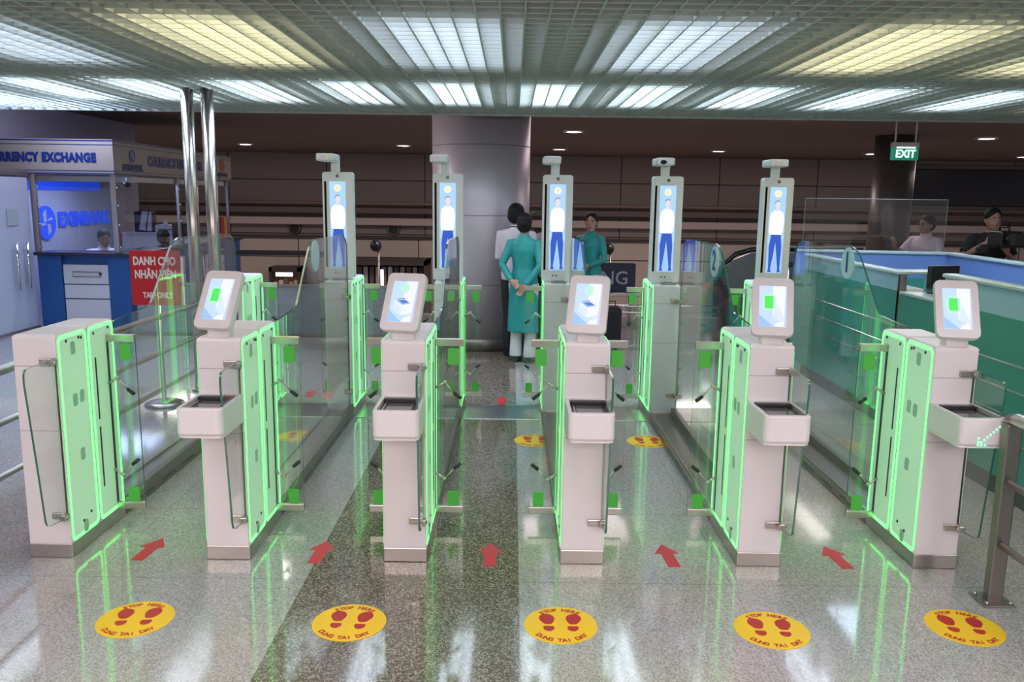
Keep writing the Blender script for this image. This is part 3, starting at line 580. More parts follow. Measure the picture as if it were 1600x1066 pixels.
# ------------------------------------------------------------------ floor stickers
def foot():
    out = []
    for sx in (-1, 1):
        c = sx * 0.052
        sole = [(c + sx * a, b) for a, b in ((-0.012, 0.004), (0.018, 0.004), (0.028, 0.020), (0.042, 0.045), (0.040, 0.075), (0.022, 0.095), (-0.004, 0.093), (-0.024, 0.075), (-0.028, 0.048), (-0.020, 0.020))]
        heel = [(c + sx * a, b) for a, b in ((-0.024, -0.012), (0.026, -0.012), (0.024, -0.038), (0.010, -0.055), (-0.010, -0.055), (-0.024, -0.038))]
        out.append(MB().prism(fillet(sole, 0.012, 3), XY, 0.0015, 0.0024).mesh('sole_print', REDT)); out.append(MB().prism(fillet(heel, 0.012, 3), XY, 0.0015, 0.0024).mesh('heel_print', REDT))
    return out
def arc_text(txt, r, a0, a1, size, flip):
    m = MB(); n = len(txt)
    for k, ch in enumerate(txt):
        if ch == ' ': continue
        a = a0 + (a1 - a0) * k / (n - 1); me = text_mesh(ch, size, 0.0004, 0.0014); b2 = bmesh.new(); b2.from_mesh(me)
        rz = rad(a) + (pi / 2 if flip else -pi / 2)
        m.merge(b2, 0, Matrix.Translation((r * cos(rad(a)), r * sin(rad(a)), 0.002)) @ Matrix.Rotation(rz, 4, 'Z'))
    return m.mesh('lettering', REDT)
ftm, at1, at2 = foot(), arc_text('STOP HERE', 0.128, 128, 52, 0.034, False), arc_text('DUNG TAI DAY', 0.132, 222, 318, 0.034, True)
stk = [(0.70, 3.37, 'leftmost in the front row', 5), (1.635, 3.365, 'in front of gates on dark strip', -3), (2.558, 3.365, 'middle one of the front row', 0), (3.474, 3.345, 'second from right in the front row', -4), (4.335, 3.39, 'in front by the guard rail post', -9),
       (0.70, 6.20, 'leftmost behind the gates', 0), (2.52, 6.16, 'small, just left of the fourth kiosk', 0), (3.387, 6.17, 'small, just right of the fourth kiosk', 0), (4.32, 6.17, 'rightmost behind the gates, seen through glass', 0)]
for x, y, d, rz in stk:
    t = thing('floor_sticker', 'round yellow floor sticker with red shoe prints, ' + d, 'floor sticker', (x, y, 0.0), rad(rz), 'stop here floor stickers')
    link('disc', cached('sdisc', lambda: MB().prism(circle(0.160, 48), XY, 0.0, 0.0018).mesh('disc', YEL)), t)
    [link(('sole_print', 'heel_print')[q % 2], me_, t) for q, me_ in enumerate(ftm)]; link('stop_lettering', at1, t); link('lower_lettering', at2, t)
AR = [(-0.032, -0.14), (0.032, -0.14), (0.032, 0.02), (0.066, 0.02), (0.0, 0.14), (-0.066, 0.02), (-0.032, 0.02)]
am = MB().prism(AR, XY, 0.0, 0.0018).mesh('floor_arrow', REDV)
for x, y, rz, d in ((0.451, 4.10, -4, 'leftmost front lane'), (1.344, 4.09, -2, 'second front lane, on the dark strip edge'), (2.231, 4.085, 0, 'middle front lane'), (3.161, 4.10, 4, 'fourth front lane'), (4.043, 4.105, 5, 'rightmost front lane'),
                    (0.46, 7.6, 0, 'exit end of the leftmost lane'), (1.36, 7.55, 0, 'exit end of the second lane'), (2.245, 7.42, 0, 'exit end of the middle lane')):
    tag(link('floor_arrow', am, None, (x, y, 0), (0, 0, rad(rz))), 'red arrow sticker on the floor in the ' + d, 'floor arrow', 'red floor arrows')

# ------------------------------------------------------------------ guard rails
t = thing('guard_rail', 'steel three bar guard rail running along the left of the gates', 'guard rail', (-0.36, 0, 0))
for z in (0.905, 0.63, 0.345): MB().cyl((0, 1.6, z), (0, 7.35, z), 0.026 if z > 0.8 else 0.018, 16).build('rail', STEEL, t)
for y in (1.7, 7.25): MB().box(-0.02, 0.02, y - 0.03, y + 0.03, 0, 0.89, 0.004).build('post', DSTEEL, t)
t = thing('guard_rail', 'steel guard rail with square post at the right front corner', 'guard rail', (4.60, 0, 0))
MB().tube([(0, 3.66, 0.865), (0, 3.60, 0.885), (0, 3.4, 0.885), (0, 0.8, 0.885)], 0.032, 16).build('top_rail', STEEL, t)
for z in (0.585, 0.285): MB().cyl((0.0, 3.63, z), (0.0, 0.8, z), 0.016, 14).build('rail', STEEL, t)
MB().box(-0.035, 0.035, 3.615, 3.665, 0, 0.86, 0.006).build('post', DSTEEL, t); MB().box(-0.035, 0.035, 0.9, 0.95, 0, 0.86, 0.006).build('post', DSTEEL, t)
fp = MB().box(-0.075, 0.075, 3.57, 3.71, 0, 0.008, 0.003).build('foot_plate', DSTEEL, t)
m = MB()
for a, b in ((-0.055, 3.59), (0.055, 3.59), (-0.055, 3.69), (0.055, 3.69)): m.cyl((a, b, 0.006), (a, b, 0.022), 0.009, 8)
m.build('bolt', STEEL, fp)

# ------------------------------------------------------------------ staff-only sign on its stand
t = thing('notice_stand', 'red notice lettered DANH CHO NHAN VIEN on a floor stand by the booth', 'sign', (-0.72, 7.12, 0))
bs = MB(); bs.rings([[Vector((r * cos(2 * pi * k / 32), r * sin(2 * pi * k / 32), z)) for k in range(32)] for r, z in ((0.165, 0), (0.165, 0.018), (0.13, 0.032), (0.03, 0.045))]); bs.build('base', STEEL, t)
MB().cyl((0, 0, 0.03), (0, 0, 0.92), 0.018, 16).build('pole', STEEL, t)
bd = MB().box(-0.215, 0.215, -0.03, -0.022, 0.885, 1.355, 0.002).build('notice_board', mat('notice_red', (0.50, 0.012, 0.02), 0.4, noise=0.05), t)
LW = mat('notice_white', (0.80, 0.78, 0.78), 0.5)
text_part('lettering', 'DANH CHO', 0.098, LW, bd, (-0.005, -0.0315, 1.262), (pi / 2, 0, 0), bold=0.0028, sx=0.68)
text_part('lettering', 'NHÂN VIÊN', 0.098, LW, bd, (0.0, -0.0315, 1.148), (pi / 2, 0, 0), bold=0.0028, sx=0.68)
text_part('lettering', 'TAFF ONLY', 0.070, LW, bd, (0.01, -0.0315, 0.970), (pi / 2, 0, 0), bold=0.0018, sx=0.70)
MB().box(0.218, 0.235, -0.03, -0.015, 0.885, 1.30).build('edge_strip', LW, bd)

# ================================================================== currency exchange booth
BLUE = mat('booth_blue', (0.015, 0.085, 0.30), 0.4, noise=0.04); BWHITE = mat('booth_white', (0.62, 0.62, 0.68), 0.4, noise=0.02); BAND = mat('band_cream', (0.39, 0.38, 0.355), 0.5, noise=0.02)
BTXT = mat('letter_blue', (0.008, 0.035, 0.26), 0.4); DTOP = mat('counter_black', (0.02, 0.022, 0.035), 0.2); POST = mat('booth_post', (0.38, 0.36, 0.35), 0.3, 0.8)
LOGOB = mat('logo_blue', (0.012, 0.07, 0.62), 0.35, 0, (0.01, 0.07, 0.8), 0.45)
structure(MB().box(-4.85, -4.65, 11.45, 15.7, 0, ZD).build('wall_left', mat('wall_lilac', (0.40, 0.40, 0.52), 0.6, noise=0.02)))
structure(MB().box(-9, -4.85, 11.45, 11.6, 0, ZD).build('wall_left', MATS['wall_lilac']))
# office glass wall with door
ow = frosted('office_pane', (0.75, 0.82, 0.9), (0.66, 0.76, 0.95), 0.90)
structure(MB().box(-4.20, -4.16, 4.5, 10.2, 0.0, 2.04).build('window_1', ow))
structure(MB().box(-4.195, -4.165, 10.22, 11.28, 0.02, 2.02).build('door_1', ow))
structure(MB().box(-4.21, -4.15, 4.5, 11.3, 2.04, 2.12).build('trim_5', POST)); structure(MB().box(-4.21, -4.15, 4.5, 11.3, 0.0, 0.03).build('trim_6', POST))
for y, lab in ((10.82, 'left'), (11.06, 'right')):
    t = thing('door_handle', 'tall vertical steel door handle on the frosted office door, the %s one' % lab, 'door handle', (-4.155, y, 0), 0, 'office door handles')
    MB().cyl((0.05, 0, 0.56), (0.05, 0, 1.17), 0.017, 14).build('bar', CHROME, t); MB().cyl((0, 0, 0.66), (0.05, 0, 0.66), 0.008, 8).cyl((0, 0, 1.07), (0.05, 0, 1.07), 0.008, 8).build('mount', CHROME, t)
nb = MB().box(-4.158, -4.150, 10.75, 11.0, 1.40, 1.61).build('paper_notice', mat('paper', (0.42, 0.55, 0.62), 0.6, noise=0.1, nscale=20)); tag(nb, 'small pale paper notice stuck on the frosted office glass', 'notice')

t = thing('exchange_booth', 'blue and white currency exchange booth with cream sign band', 'booth', (0, 0, 0))
# counter front
c = MB().box(-4.12, -3.80, 11.30, 11.55, 0, 0.985).box(-3.17, -2.88, 11.30, 11.55, 0, 0.985).box(-3.80, -3.17, 11.36, 11.50, 0, 0.985).build('counter_front', BLUE, t)
for z0, z1 in ((0.60, 0.86), (0.40, 0.585), (0.02, 0.385)): MB().box(-3.79, -3.18, 11.315, 11.40, z0, z1, 0.003).build('drawer_front', BWHITE, c)
hd = MB().tube([(-3.66, 11.306, 0.70), (-3.28, 11.306, 0.70), (-3.28, 11.306, 0.765), (-3.66, 11.306, 0.765)], 0.006, 6, closed=True).build('handle_frame', DSTEEL, c); MB().box(-3.30, -3.27, 11.30, 11.315, 0.72, 0.755).build('lock', BLACK, c)
cs = MB().box(-3.02, -2.88, 11.55, 12.3, 0, 0.985).box(-3.0, -2.92, 12.3, 13.3, 0, 0.985).box(-3.02, -2.88, 13.3, 14.1, 0, 0.985).box(-3.0, -2.92, 14.1, 15.1, 0, 0.985).box(-3.02, -2.88, 15.1, 15.95, 0, 0.985).build('counter_side', BLUE, t)
for y0 in (12.32, 14.12):
    for z0, z1 in ((0.60, 0.86), (0.40, 0.585), (0.02, 0.385)): MB().box(-2.93, -2.89, y0, y0 + 0.96, z0, z1, 0.003).build('side_panel', BWHITE, cs)
MB().box(-4.14, -2.82, 11.24, 11.75, 0.985, 1.03, 0.006).box(-3.25, -2.82, 11.75, 16.0, 0.985, 1.03, 0.006).build('counter_top', DTOP, t)
# posts and screens
for x, y in ((-4.13, 11.36), (-3.05, 11.36), (-3.0, 13.4), (-3.0, 15.7)):
    pw = 0.035 if y < 12 else 0.02
    pp = MB().box(x - pw, x + pw, y - 0.03, y + 0.03, 1.03, 2.08, 0.004).build('post', POST, t)
    m = MB()
    for z in (1.10, 1.40, 1.66, 1.90): m.cyl((x + pw, y - 0.02, z), (x + pw + 0.035, y - 0.02, z), 0.010, 8)
    m.build('glass_clip', CHROME, pp)
MB().box(-4.08, -3.10, 11.335, 11.343, 1.10, 1.90, mi=0).build('glass_screen', [GLASS, GEDGE], t)
MB().box(-2.985, -2.978, 11.5, 13.3, 1.10, 1.90).build('glass_screen', [GLASS, GEDGE], t); MB().box(-2.985, -2.978, 13.5, 15.6, 1.10, 1.90).build('glass_screen', [GLASS, GEDGE], t)
# sign band
b = MB().box(-6.6, -3.0, 11.30, 11.40, 2.07, 2.53).box(-3.10, -3.0, 11.40, 15.98, 2.07, 2.53).build('sign_band', BAND, t)
for z0, z1 in ((2.505, 2.52), (2.455, 2.462), (2.115, 2.122), (2.075, 2.088)):
    MB().box(-6.6, -2.996, 11.294, 11.30, z0, z1).box(-3.0, -2.994, 11.294, 15.98, z0, z1).build('blue_stripe', BTXT, b)
text_part('lettering', 'CURRENCY EXCHANGE', 0.158, BTXT, b, (-3.965, 11.292, 2.285), (pi / 2, 0, 0), bold=0.0095, spacing=1.10, sx=0.80)
text_part('lettering', 'CURRENCY EXCHANGE', 0.185, BTXT, b, (-2.992, 13.42, 2.285), (pi / 2, 0, pi / 2), bold=0.012, spacing=1.04, sx=1.02)
text_part('lettering', 'EXIMBANK', 0.125, BTXT, b, (-2.992, 11.86, 2.175), (pi / 2, 0, pi / 2), bold=0.004, sx=1.02)
def bank_logo(r, depth, m, name, parent, loc, rot):
    o = MB(); Z0 = Matrix.Identity(4)
    seg = 40; ro, ri = r, r * 0.90
    q = [(ro * cos(rad(a)), ro * sin(rad(a))) for a in range(0, 361, 9)]
    # round blue disc cut by a slanted white cross of four windows
    o.prism(circle(r, 44), XY, 0, depth, 0)
    o.prism([(-0.34 * r, 0.02 * r), (-0.02 * r, 0.05 * r), (-0.02 * r, 0.80 * r), (-0.40 * r, 0.55 * r)], XY, depth, depth * 1.15, 1); o.prism([(0.05 * r, -0.75 * r), (0.42 * r, -0.5 * r), (0.36 * r, -0.08 * r), (0.05 * r, -0.08 * r)], XY, depth, depth * 1.15, 1)
    o.prism([(-0.62 * r, -0.18 * r), (-0.10 * r, -0.12 * r), (-0.10 * r, -0.04 * r), (-0.62 * r, -0.02 * r)], XY, depth, depth * 1.15, 1); o.prism([(0.10 * r, 0.10 * r), (0.66 * r, 0.16 * r), (0.62 * r, 0.32 * r), (0.10 * r, 0.22 * r)], XY, depth, depth * 1.15, 1)
    return o.build(name, m, parent, loc, rot)
bank_logo(0.088, 0.006, [BTXT, BAND], 'round_logo', b, (-2.998, 11.86, 2.335), (pi / 2, 0, pi / 2))
MB().prism(circle(0.12, 8), XY, 0, 0.006).build('orange_logo', mat('logo_orange', (0.45, 0.10, 0.03), 0.5), b, (-2.998, 15.5, 2.355), (pi / 2, 0, pi / 2))
text_part('lettering', 'SongViet Corp', 0.10, mat('letter_dark', (0.03, 0.03, 0.05), 0.5), b, (-2.992, 15.45, 2.185), (pi / 2, 0, pi / 2), bold=0.003, sx=1.0)
MB().box(-6.6, -3.10, 11.40, 15.98, 2.50, 2.52).build('booth_roof', BWHITE, t)
MB().box(-4.60, -3.10, 11.75, 11.85, 1.98, 2.06, 0.01).build('shutter_box', BWHITE, t); MB().box(-3.12, -3.03, 11.9, 15.9, 1.98, 2.06, 0.01).build('light_tray', BWHITE, t)
# logo wall
ft = MB().box(-4.65, -4.63, 11.9, 14.2, 1.86, 2.06).build('blue_fascia', LOGOB); tag(ft, 'bright blue horizontal panel high on the wall inside the booth', 'panel')
lg = thing('wall_logo', 'big glowing blue bank logo with raised letters on the wall inside the booth', 'logo', (-4.648, 12.55, 1.38))
bank_logo(0.25, 0.03, [LOGOB, MATS['wall_lilac']], 'disc', lg, (0, -0.05, 0), (pi / 2, 0, pi / 2))
text_part('lettering', 'EXIMBANK', 0.30, LOGOB, lg, (0.02, 1.12, 0.03), (pi / 2, 0, pi / 2), depth=0.012, bold=0.010, sx=1.12)
dc = thing('dome_camera', 'small dark dome camera under the sign band corner of the booth', 'camera', (-3.2, 12.1, 1.96)); MB().ell((0, 0, 0), (0.05, 0.05, 0.05)).build('dome', BLACK, dc); MB().cyl((0, 0, 0.0), (0, 0, 0.10), 0.02, 8).build('stem', BWHITE, dc)
# shelf with bags at the back of the booth
sh = thing('back_shelf', 'white shelf unit at the back of the booth behind the counter', 'shelf', (-3.95, 14.8, 0)); MB().box(-0.65, 0.62, 0, 0.35, 1.12, 1.15).build('shelf_board', BWHITE, sh); MB().box(-0.65, 0.62, 0.02, 0.35, 0, 1.12).build('carcass', BWHITE, sh)
bg = thing('shopping_bag', 'dark blue and white striped bag standing on the booth shelf', 'bag', (-4.22, 14.95, 1.151))
MB().box(-0.17, 0.17, -0.08, 0.08, 0, 0.36, 0.02).build('bag_body', mat('bag_navy', (0.01, 0.015, 0.07), 0.6), bg); MB().prism([(-0.08, 0.05), (0.02, 0.02), (0.09, 0.36), (-0.02, 0.36)], XZ, 0.08, 0.085).prism([(0.05, 0.02), (0.14, 0.02), (0.15, 0.36), (0.11, 0.36)], XZ, 0.08, 0.085).build('white_stripe', BWHITE, bg); MB().tube([(-0.1, 0, 0.35), (-0.08, 0, 0.43), (0.06, 0, 0.43), (0.09, 0, 0.35)], 0.01, 6).build('handle', MATS['bag_navy'], bg)
pr = thing('printer', 'white desktop printer on the booth shelf right of the bag', 'printer', (-3.80, 14.95, 1.151)); MB().box(-0.20, 0.17, -0.14, 0.14, 0, 0.13, 0.015).build('case', BWHITE, pr); MB().box(-0.15, 0.13, -0.145, -0.14, 0.04, 0.06).build('paper_slot', BLACK, pr); MB().prism([(-0.12, 0.13), (-0.02, 0.13), (-0.06, 0.24)], XZ, -0.03, 0.0).build('paper', mat('paper_white', (0.8, 0.8, 0.85), 0.6), pr)
mo = thing('monitor', 'black computer monitor on the exchange booth counter by the second clerk', 'monitor', (-3.05, 13.65, 1.03), rad(60)); MB().box(-0.20, 0.20, -0.012, 0.012, 0.07, 0.32, 0.006).build('panel', BLACK, mo); MB().box(-0.05, 0.05, -0.05, 0.05, 0, 0.012).box(-0.02, 0.02, 0.0, 0.02, 0, 0.12).build('stand', BLACK, mo)
ob = thing('gift_box', 'red and yellow box standing on the far end of the booth counter', 'box', (-3.02, 15.35, 1.031)); MB().box(-0.07, 0.07, -0.12, 0.12, 0.0, 0.40, 0.01).build('carton', mat('carton_red', (0.50, 0.05, 0.02), 0.5), ob); MB().box(0.071, 0.074, -0.02, 0.12, 0.02, 0.38).build('yellow_print', mat('yellow_print', (0.6, 0.35, 0.05), 0.5), ob)

# ================================================================== inspection desks at the right
AQUA = mat('desk_aqua', (0.30, 0.52, 0.60), 0.25, noise=0.02); TEAL = mat('desk_teal', (0.05, 0.28, 0.225), 0.3, noise=0.03); PERI = mat('desk_periwinkle', (0.13, 0.24, 0.55), 0.35, noise=0.02); CAP = mat('desk_cap', (0.40, 0.56, 0.58), 0.25); KICK = mat('desk_kick', (0.10, 0.11, 0.11), 0.4)
def desk_front(t, y0, y1, ztop, aq=True, x=0.0):
    b = MB().box(x, x + 0.30, y0, y1, 0.13, 1.14).build('teal_front', TEAL, t)
    MB().box(x + 0.03, x + 0.28, y0 + 0.01, y1 - 0.01, 0, 0.13).build('kick_board', KICK, t)
    if aq: MB().box(x + 0.002, x + 0.06, y0, y1, 1.14, ztop - 0.03).build('aqua_upstand', AQUA, t)
    MB().box(x - 0.02, x + 0.085, y0 - 0.01, y1 + 0.01, ztop - 0.03, ztop, 0.012, 3).build('cap', CAP, t)
    for z in (0.86, 0.70, 0.54, 0.38): MB().box(x - 0.004, x + 0.004, y0 + 0.02, y1 - 0.02, z - 0.006, z + 0.006, 0.002).build('chrome_strip', CHROME, b)
t = thing('inspection_desk', 'teal inspection desk with aqua upper band, the farther one by the lane one glass', 'desk', (5.42, 0, 0), 0, 'teal inspection desks')
desk_front(t, 6.62, 8.80, 1.30)
MB().box(0.0, 0.05, 6.60, 6.65, 0, 1.27, 0.004).build('end_post', DSTEEL, t); MB().box(0.086, 0.36, 6.62, 6.86, 1.275, 1.298, 0.005).box(0.31, 0.35, 6.63, 6.85, 0, 1.275).build('end_shelf', CAP, t)
t = thing('inspection_desk', 'teal inspection desk with aqua upper band at the right edge, nearer one', 'desk', (5.42, 0, 0), 0, 'teal inspection desks')
desk_front(t, 2.2, 5.93, 1.345); 
bb = MB().box(0, 0.30, 5.935, 6.59, 0.13, 1.12).build('low_section', TEAL, t)
for z in (0.86, 0.70, 0.54, 0.38): MB().box(-0.004, 0.004, 5.95, 6.55, z - 0.006, z + 0.006, 0.002).build('chrome_strip', CHROME, bb)
MB().box(0.03, 0.28, 5.93, 6.59, 0, 0.13).build('kick_board', KICK, t); MB().box(-0.01, 0.31, 5.94, 6.59, 1.12, 1.145, 0.006).build('low_cap', CAP, t)
t = thing('monitor', 'black monitor seen from its back on the low part between the two teal desks', 'monitor', (5.62, 6.40, 1.146), rad(15)); MB().box(-0.10, 0.17, -0.02, 0.02, 0.04, 0.22, 0.008).build('panel', BLACK, t); MB().box(-0.05, 0.10, -0.06, 0.06, 0, 0.012).box(0.0, 0.05, -0.01, 0.03, 0, 0.08).build('stand', BLACK, t)
# screen wall behind the desks
t = thing('desk_enclosure', 'low blue lined partition wall enclosing the back of the desks', 'partition', (0, 0, 0))
def wall_seg(p0, p1, z0, z1, m, name, th=0.06, bev=0.0):
    d = Vector((p1[0] - p0[0], p1[1] - p0[1], 0)); L_ = d.length; return MB().box(0, L_, -th / 2, th / 2, z0, z1, bev).build(name, m, t, (p0[0], p0[1], 0), (0, 0, math.atan2(d.y, d.x)))
for a, b in (((5.60, 9.62), (7.22, 9.36)), ((7.22, 9.30), (7.02, 4.6))):
    wall_seg(a, b, 0.0, 1.0, TEAL, 'teal_panel'); wall_seg(a, b, 1.0, 1.265, PERI, 'blue_panel'); wall_seg(a, b, 1.265, 1.30, CAP, 'cap', 0.10, 0.012)
t = thing('glass_screen', 'clear upright glass screen standing on the back partition of the desks', 'glass screen', (0, 0, 1.301))
pg = MB().box(0, 1.52, -0.004, 0.004, 0, 0.575).build('pane', [GLASS], t, (5.66, 9.605, 0), (0, 0, math.atan2(-0.24, 1.5)))
MB().tube([(0, 0, 0), (0, 0, 0.575), (1.52, 0, 0.575), (1.52, 0, 0)], 0.0035, 6).build('polished_edge', GEDGEL, pg)
def office_chair(label, loc, rz, seat=0.47, hr=False, group='black office chairs'):
    t = thing('office_chair', label, 'chair', loc, rz, group)
    fab = mat('chair_fabric', (0.012, 0.016, 0.02), 0.7, noise=0.2)
    m = MB()
    for k in range(5): a = 2 * pi * k / 5; m.tube([(0, 0, 0.09), (0.27 * cos(a), 0.27 * sin(a), 0.06)], [0.03, 0.018], 8); m.ell((0.27 * cos(a), 0.27 * sin(a), 0.03), (0.03, 0.03, 0.03), 10, 6)
    m.build('star_base', BLACK, t); MB().cyl((0, 0, 0.09), (0, 0, seat - 0.04), 0.025, 12).build('gas_lift', CHROME, t)
    MB().box(-0.24, 0.24, -0.24, 0.24, seat - 0.05, seat + 0.03, 0.035, 4).build('seat', fab, t)
    bz = seat + 0.16
    MB().box(-0.23, 0.23, 0.22, 0.29, bz, bz + (0.62 if hr else 0.48), 0.032, 4).build('backrest', fab, t); MB().tube([(0, 0.1, seat - 0.03), (0, 0.30, seat + 0.05), (0, 0.30, bz + 0.2)], 0.018, 8).build('back_support', BLACK, t)
    if hr: MB().box(-0.17, 0.17, 0.20, 0.29, bz + 0.655, bz + 0.84, 0.04, 4).build('headrest', fab, t); MB().cyl((0, 0.26, bz + 0.5), (0, 0.26, bz + 0.7), 0.012, 8).build('headrest_stem', BLACK, t)
    for s_ in (-1, 1): MB().tube([(s_ * 0.25, 0.1, seat), (s_ * 0.29, 0.08, seat + 0.2), (s_ * 0.29, -0.12, seat + 0.21)], 0.016, 8).build('armrest', BLACK, t)
    return t
office_chair('black office chair with headrest at the right edge behind the teal desk', (6.62, 6.45, 0), rad(185), 0.55, True)

# escalator head
t = thing('escalator', 'escalator end with black handrail arch behind the lane two number disc', 'escalator', (0, 10.9, 0))
MB().tube([(5.30, 0, 0.58), (5.10, 0, 0.70), (5.02, 0, 0.85), (5.10, 0, 1.02), (5.25, 0, 1.15), (5.45, 0, 1.21), (5.8, 0, 1.22), (6.9, 0, 1.22)], 0.033, 12).build('handrail', BLACK, t)
MB().prism(fillet([(5.25, 0.55), (5.08, 0.85), (5.2, 1.07), (5.45, 1.17), (6.9, 1.17), (6.9, 0.55)], 0.05, 4), XZ, -0.01, 0.01).build('balustrade', mat('balustrade_grey', (0.30, 0.28, 0.28), 0.2, 0.5), t)
MB().prism([(5.15, 0), (5.05, 0.45), (5.25, 0.60), (6.9, 0.60), (6.9, 0)], XZ, -0.10, 0.10).build('skirt', mat('skirt_black', (0.05, 0.05, 0.05), 0.3), t)
for x, y, lab in ((5.16, 8.95, 'the left one'), (5.34, 9.1, 'the right one')):
    t = thing('steel_bollard', 'slim steel post with dark cap beyond the teal desk, ' + lab, 'post', (x, y, 0), 0, 'steel posts by the desk')
    MB().cyl((0, 0, 0), (0, 0, 1.13), 0.028, 16).build('post', STEEL, t); MB().box(-0.09, 0.06, -0.04, 0.04, 1.13, 1.20, 0.012).build('cap', BLACK, t); MB().cyl((0, 0, 0), (0, 0, 0.02), 0.06, 16).build('foot', STEEL, t)
# potted plant
t = thing('potted_plant', 'dark green leafy plant behind the group next to the column', 'plant', (2.86, 11.3, 0))
MB().tube([(0, 0, 0), (0, 0, 0.4)], [0.14, 0.19], 20).build('pot', mat('pot_brown', (0.12, 0.07, 0.05), 0.6), t)
m = MB(); mm = MB()
for k in range(46):
    a = random.uniform(0, 2 * pi); z = random.uniform(0.9, 1.75); r0 = random.uniform(0.05, 0.16); L_ = random.uniform(0.14, 0.24); dz = random.uniform(-0.05, 0.12)
    c0 = Vector((r0 * cos(a), r0 * sin(a), z)); d = Vector((cos(a), sin(a), dz * 4)).normalized(); s_ = d.cross(Vector((0, 0, 1))).normalized() * 0.035
    vs = [m.bm.verts.new(q) for q in (c0, c0 + d * L_ * 0.5 + s_, c0 + d * L_ - Vector((0, 0, 0.04)), c0 + d * L_ * 0.5 - s_)]; m.bm.faces.new(vs)
for k in range(4): mm.tube([(0.02 * cos(k * 1.6), 0.02 * sin(k * 1.6), 0.38), (0.08 * cos(k * 1.6), 0.08 * sin(k * 1.6), 1.5)], 0.008, 6)
m.build('foliage', mat('leaf_green', (0.02, 0.07, 0.02), 0.5, noise=0.3), t); mm.build('stem', mat('stem_brown', (0.10, 0.07, 0.03), 0.7), t)

# ================================================================== people
SKIN = mat('skin', (0.50, 0.29, 0.22), 0.5, noise=0.04); SKIN2 = mat('skin_tanned', (0.36, 0.19, 0.13), 0.5, noise=0.04); HAIR = mat('hair_black', (0.010, 0.009, 0.010), 0.62, spec=0.25); TEALC = mat('ao_dai_teal', (0.020, 0.30, 0.29), 0.55, noise=0.08, nscale=12, bump=0.3)
SHIRT = mat('shirt_white', (0.72, 0.66, 0.72), 0.7, noise=0.03, bump=0.3); PINK = mat('shirt_pink_white', (0.72, 0.55, 0.64), 0.7, noise=0.04, bump=0.3); TRB = mat('trousers_black', (0.012, 0.012, 0.018), 0.7, noise=0.1); TRW = mat('trousers_white', (0.66, 0.64, 0.66), 0.7, noise=0.03); BLKC = mat('cloth_black', (0.010, 0.010, 0.012), 0.8, noise=0.2)
def remesh(o, v, sm=3):
    r = o.modifiers.new('r', 'REMESH'); r.mode = 'VOXEL'; r.voxel_size = v; r.use_smooth_shade = True
    s_ = o.modifiers.new('s', 'SMOOTH'); s_.factor = 0.5; s_.iterations = sm; return o
def oval(m, rings_, n=20):
    """rings (z, rx, ry, cx, cy)"""
    m.rings([[Vector((r[3] + r[1] * cos(2 * pi * k / n), r[4] + r[2] * sin(2 * pi * k / n), r[0])) for k in range(n)] for r in rings_])
def hand(m, W, d, s, n, curl=0.5):
    W = Vector(W); d = Vector(d).normalized(); s = Vector(s); s = (s - d * s.dot(d)).normalized(); n = Vector(n); n = (n - d * n.dot(d)); n = (n - s * n.dot(s)).normalized()
    loops = []
    for t_, a, b in ((-0.02, 0.024, 0.018), (0.0, 0.026, 0.018), (0.03, 0.036, 0.017), (0.07, 0.041, 0.016), (0.09, 0.038, 0.013)):
        loops.append([W + d * t_ + s * a * cos(2 * pi * k / 12) + n * b * sin(2 * pi * k / 12) for k in range(12)])
    m.rings(loops)
    for off, L_ in ((0.029, 0.068), (0.010, 0.076), (-0.010, 0.070), (-0.028, 0.055)):
        p0 = W + d * 0.08 + s * off; c1 = curl * 0.6; c2 = curl * 1.5; p1 = p0 + (d * cos(c1) + n * sin(c1)) * L_ * 0.55; p2 = p1 + (d * cos(c2) + n * sin(c2)) * L_ * 0.5
        m.tube([p0, p1, p2], [0.0095, 0.0085, 0.007], 8)
    q0 = W + d * 0.02 + s * 0.028; q1 = q0 + (s * 0.6 + d * 0.7).normalized() * 0.035; q2 = q1 + (s * 0.2 + d + n * 0.4).normalized() * 0.028
    m.tube([q0, q1, q2], [0.012, 0.010, 0.008], 8)
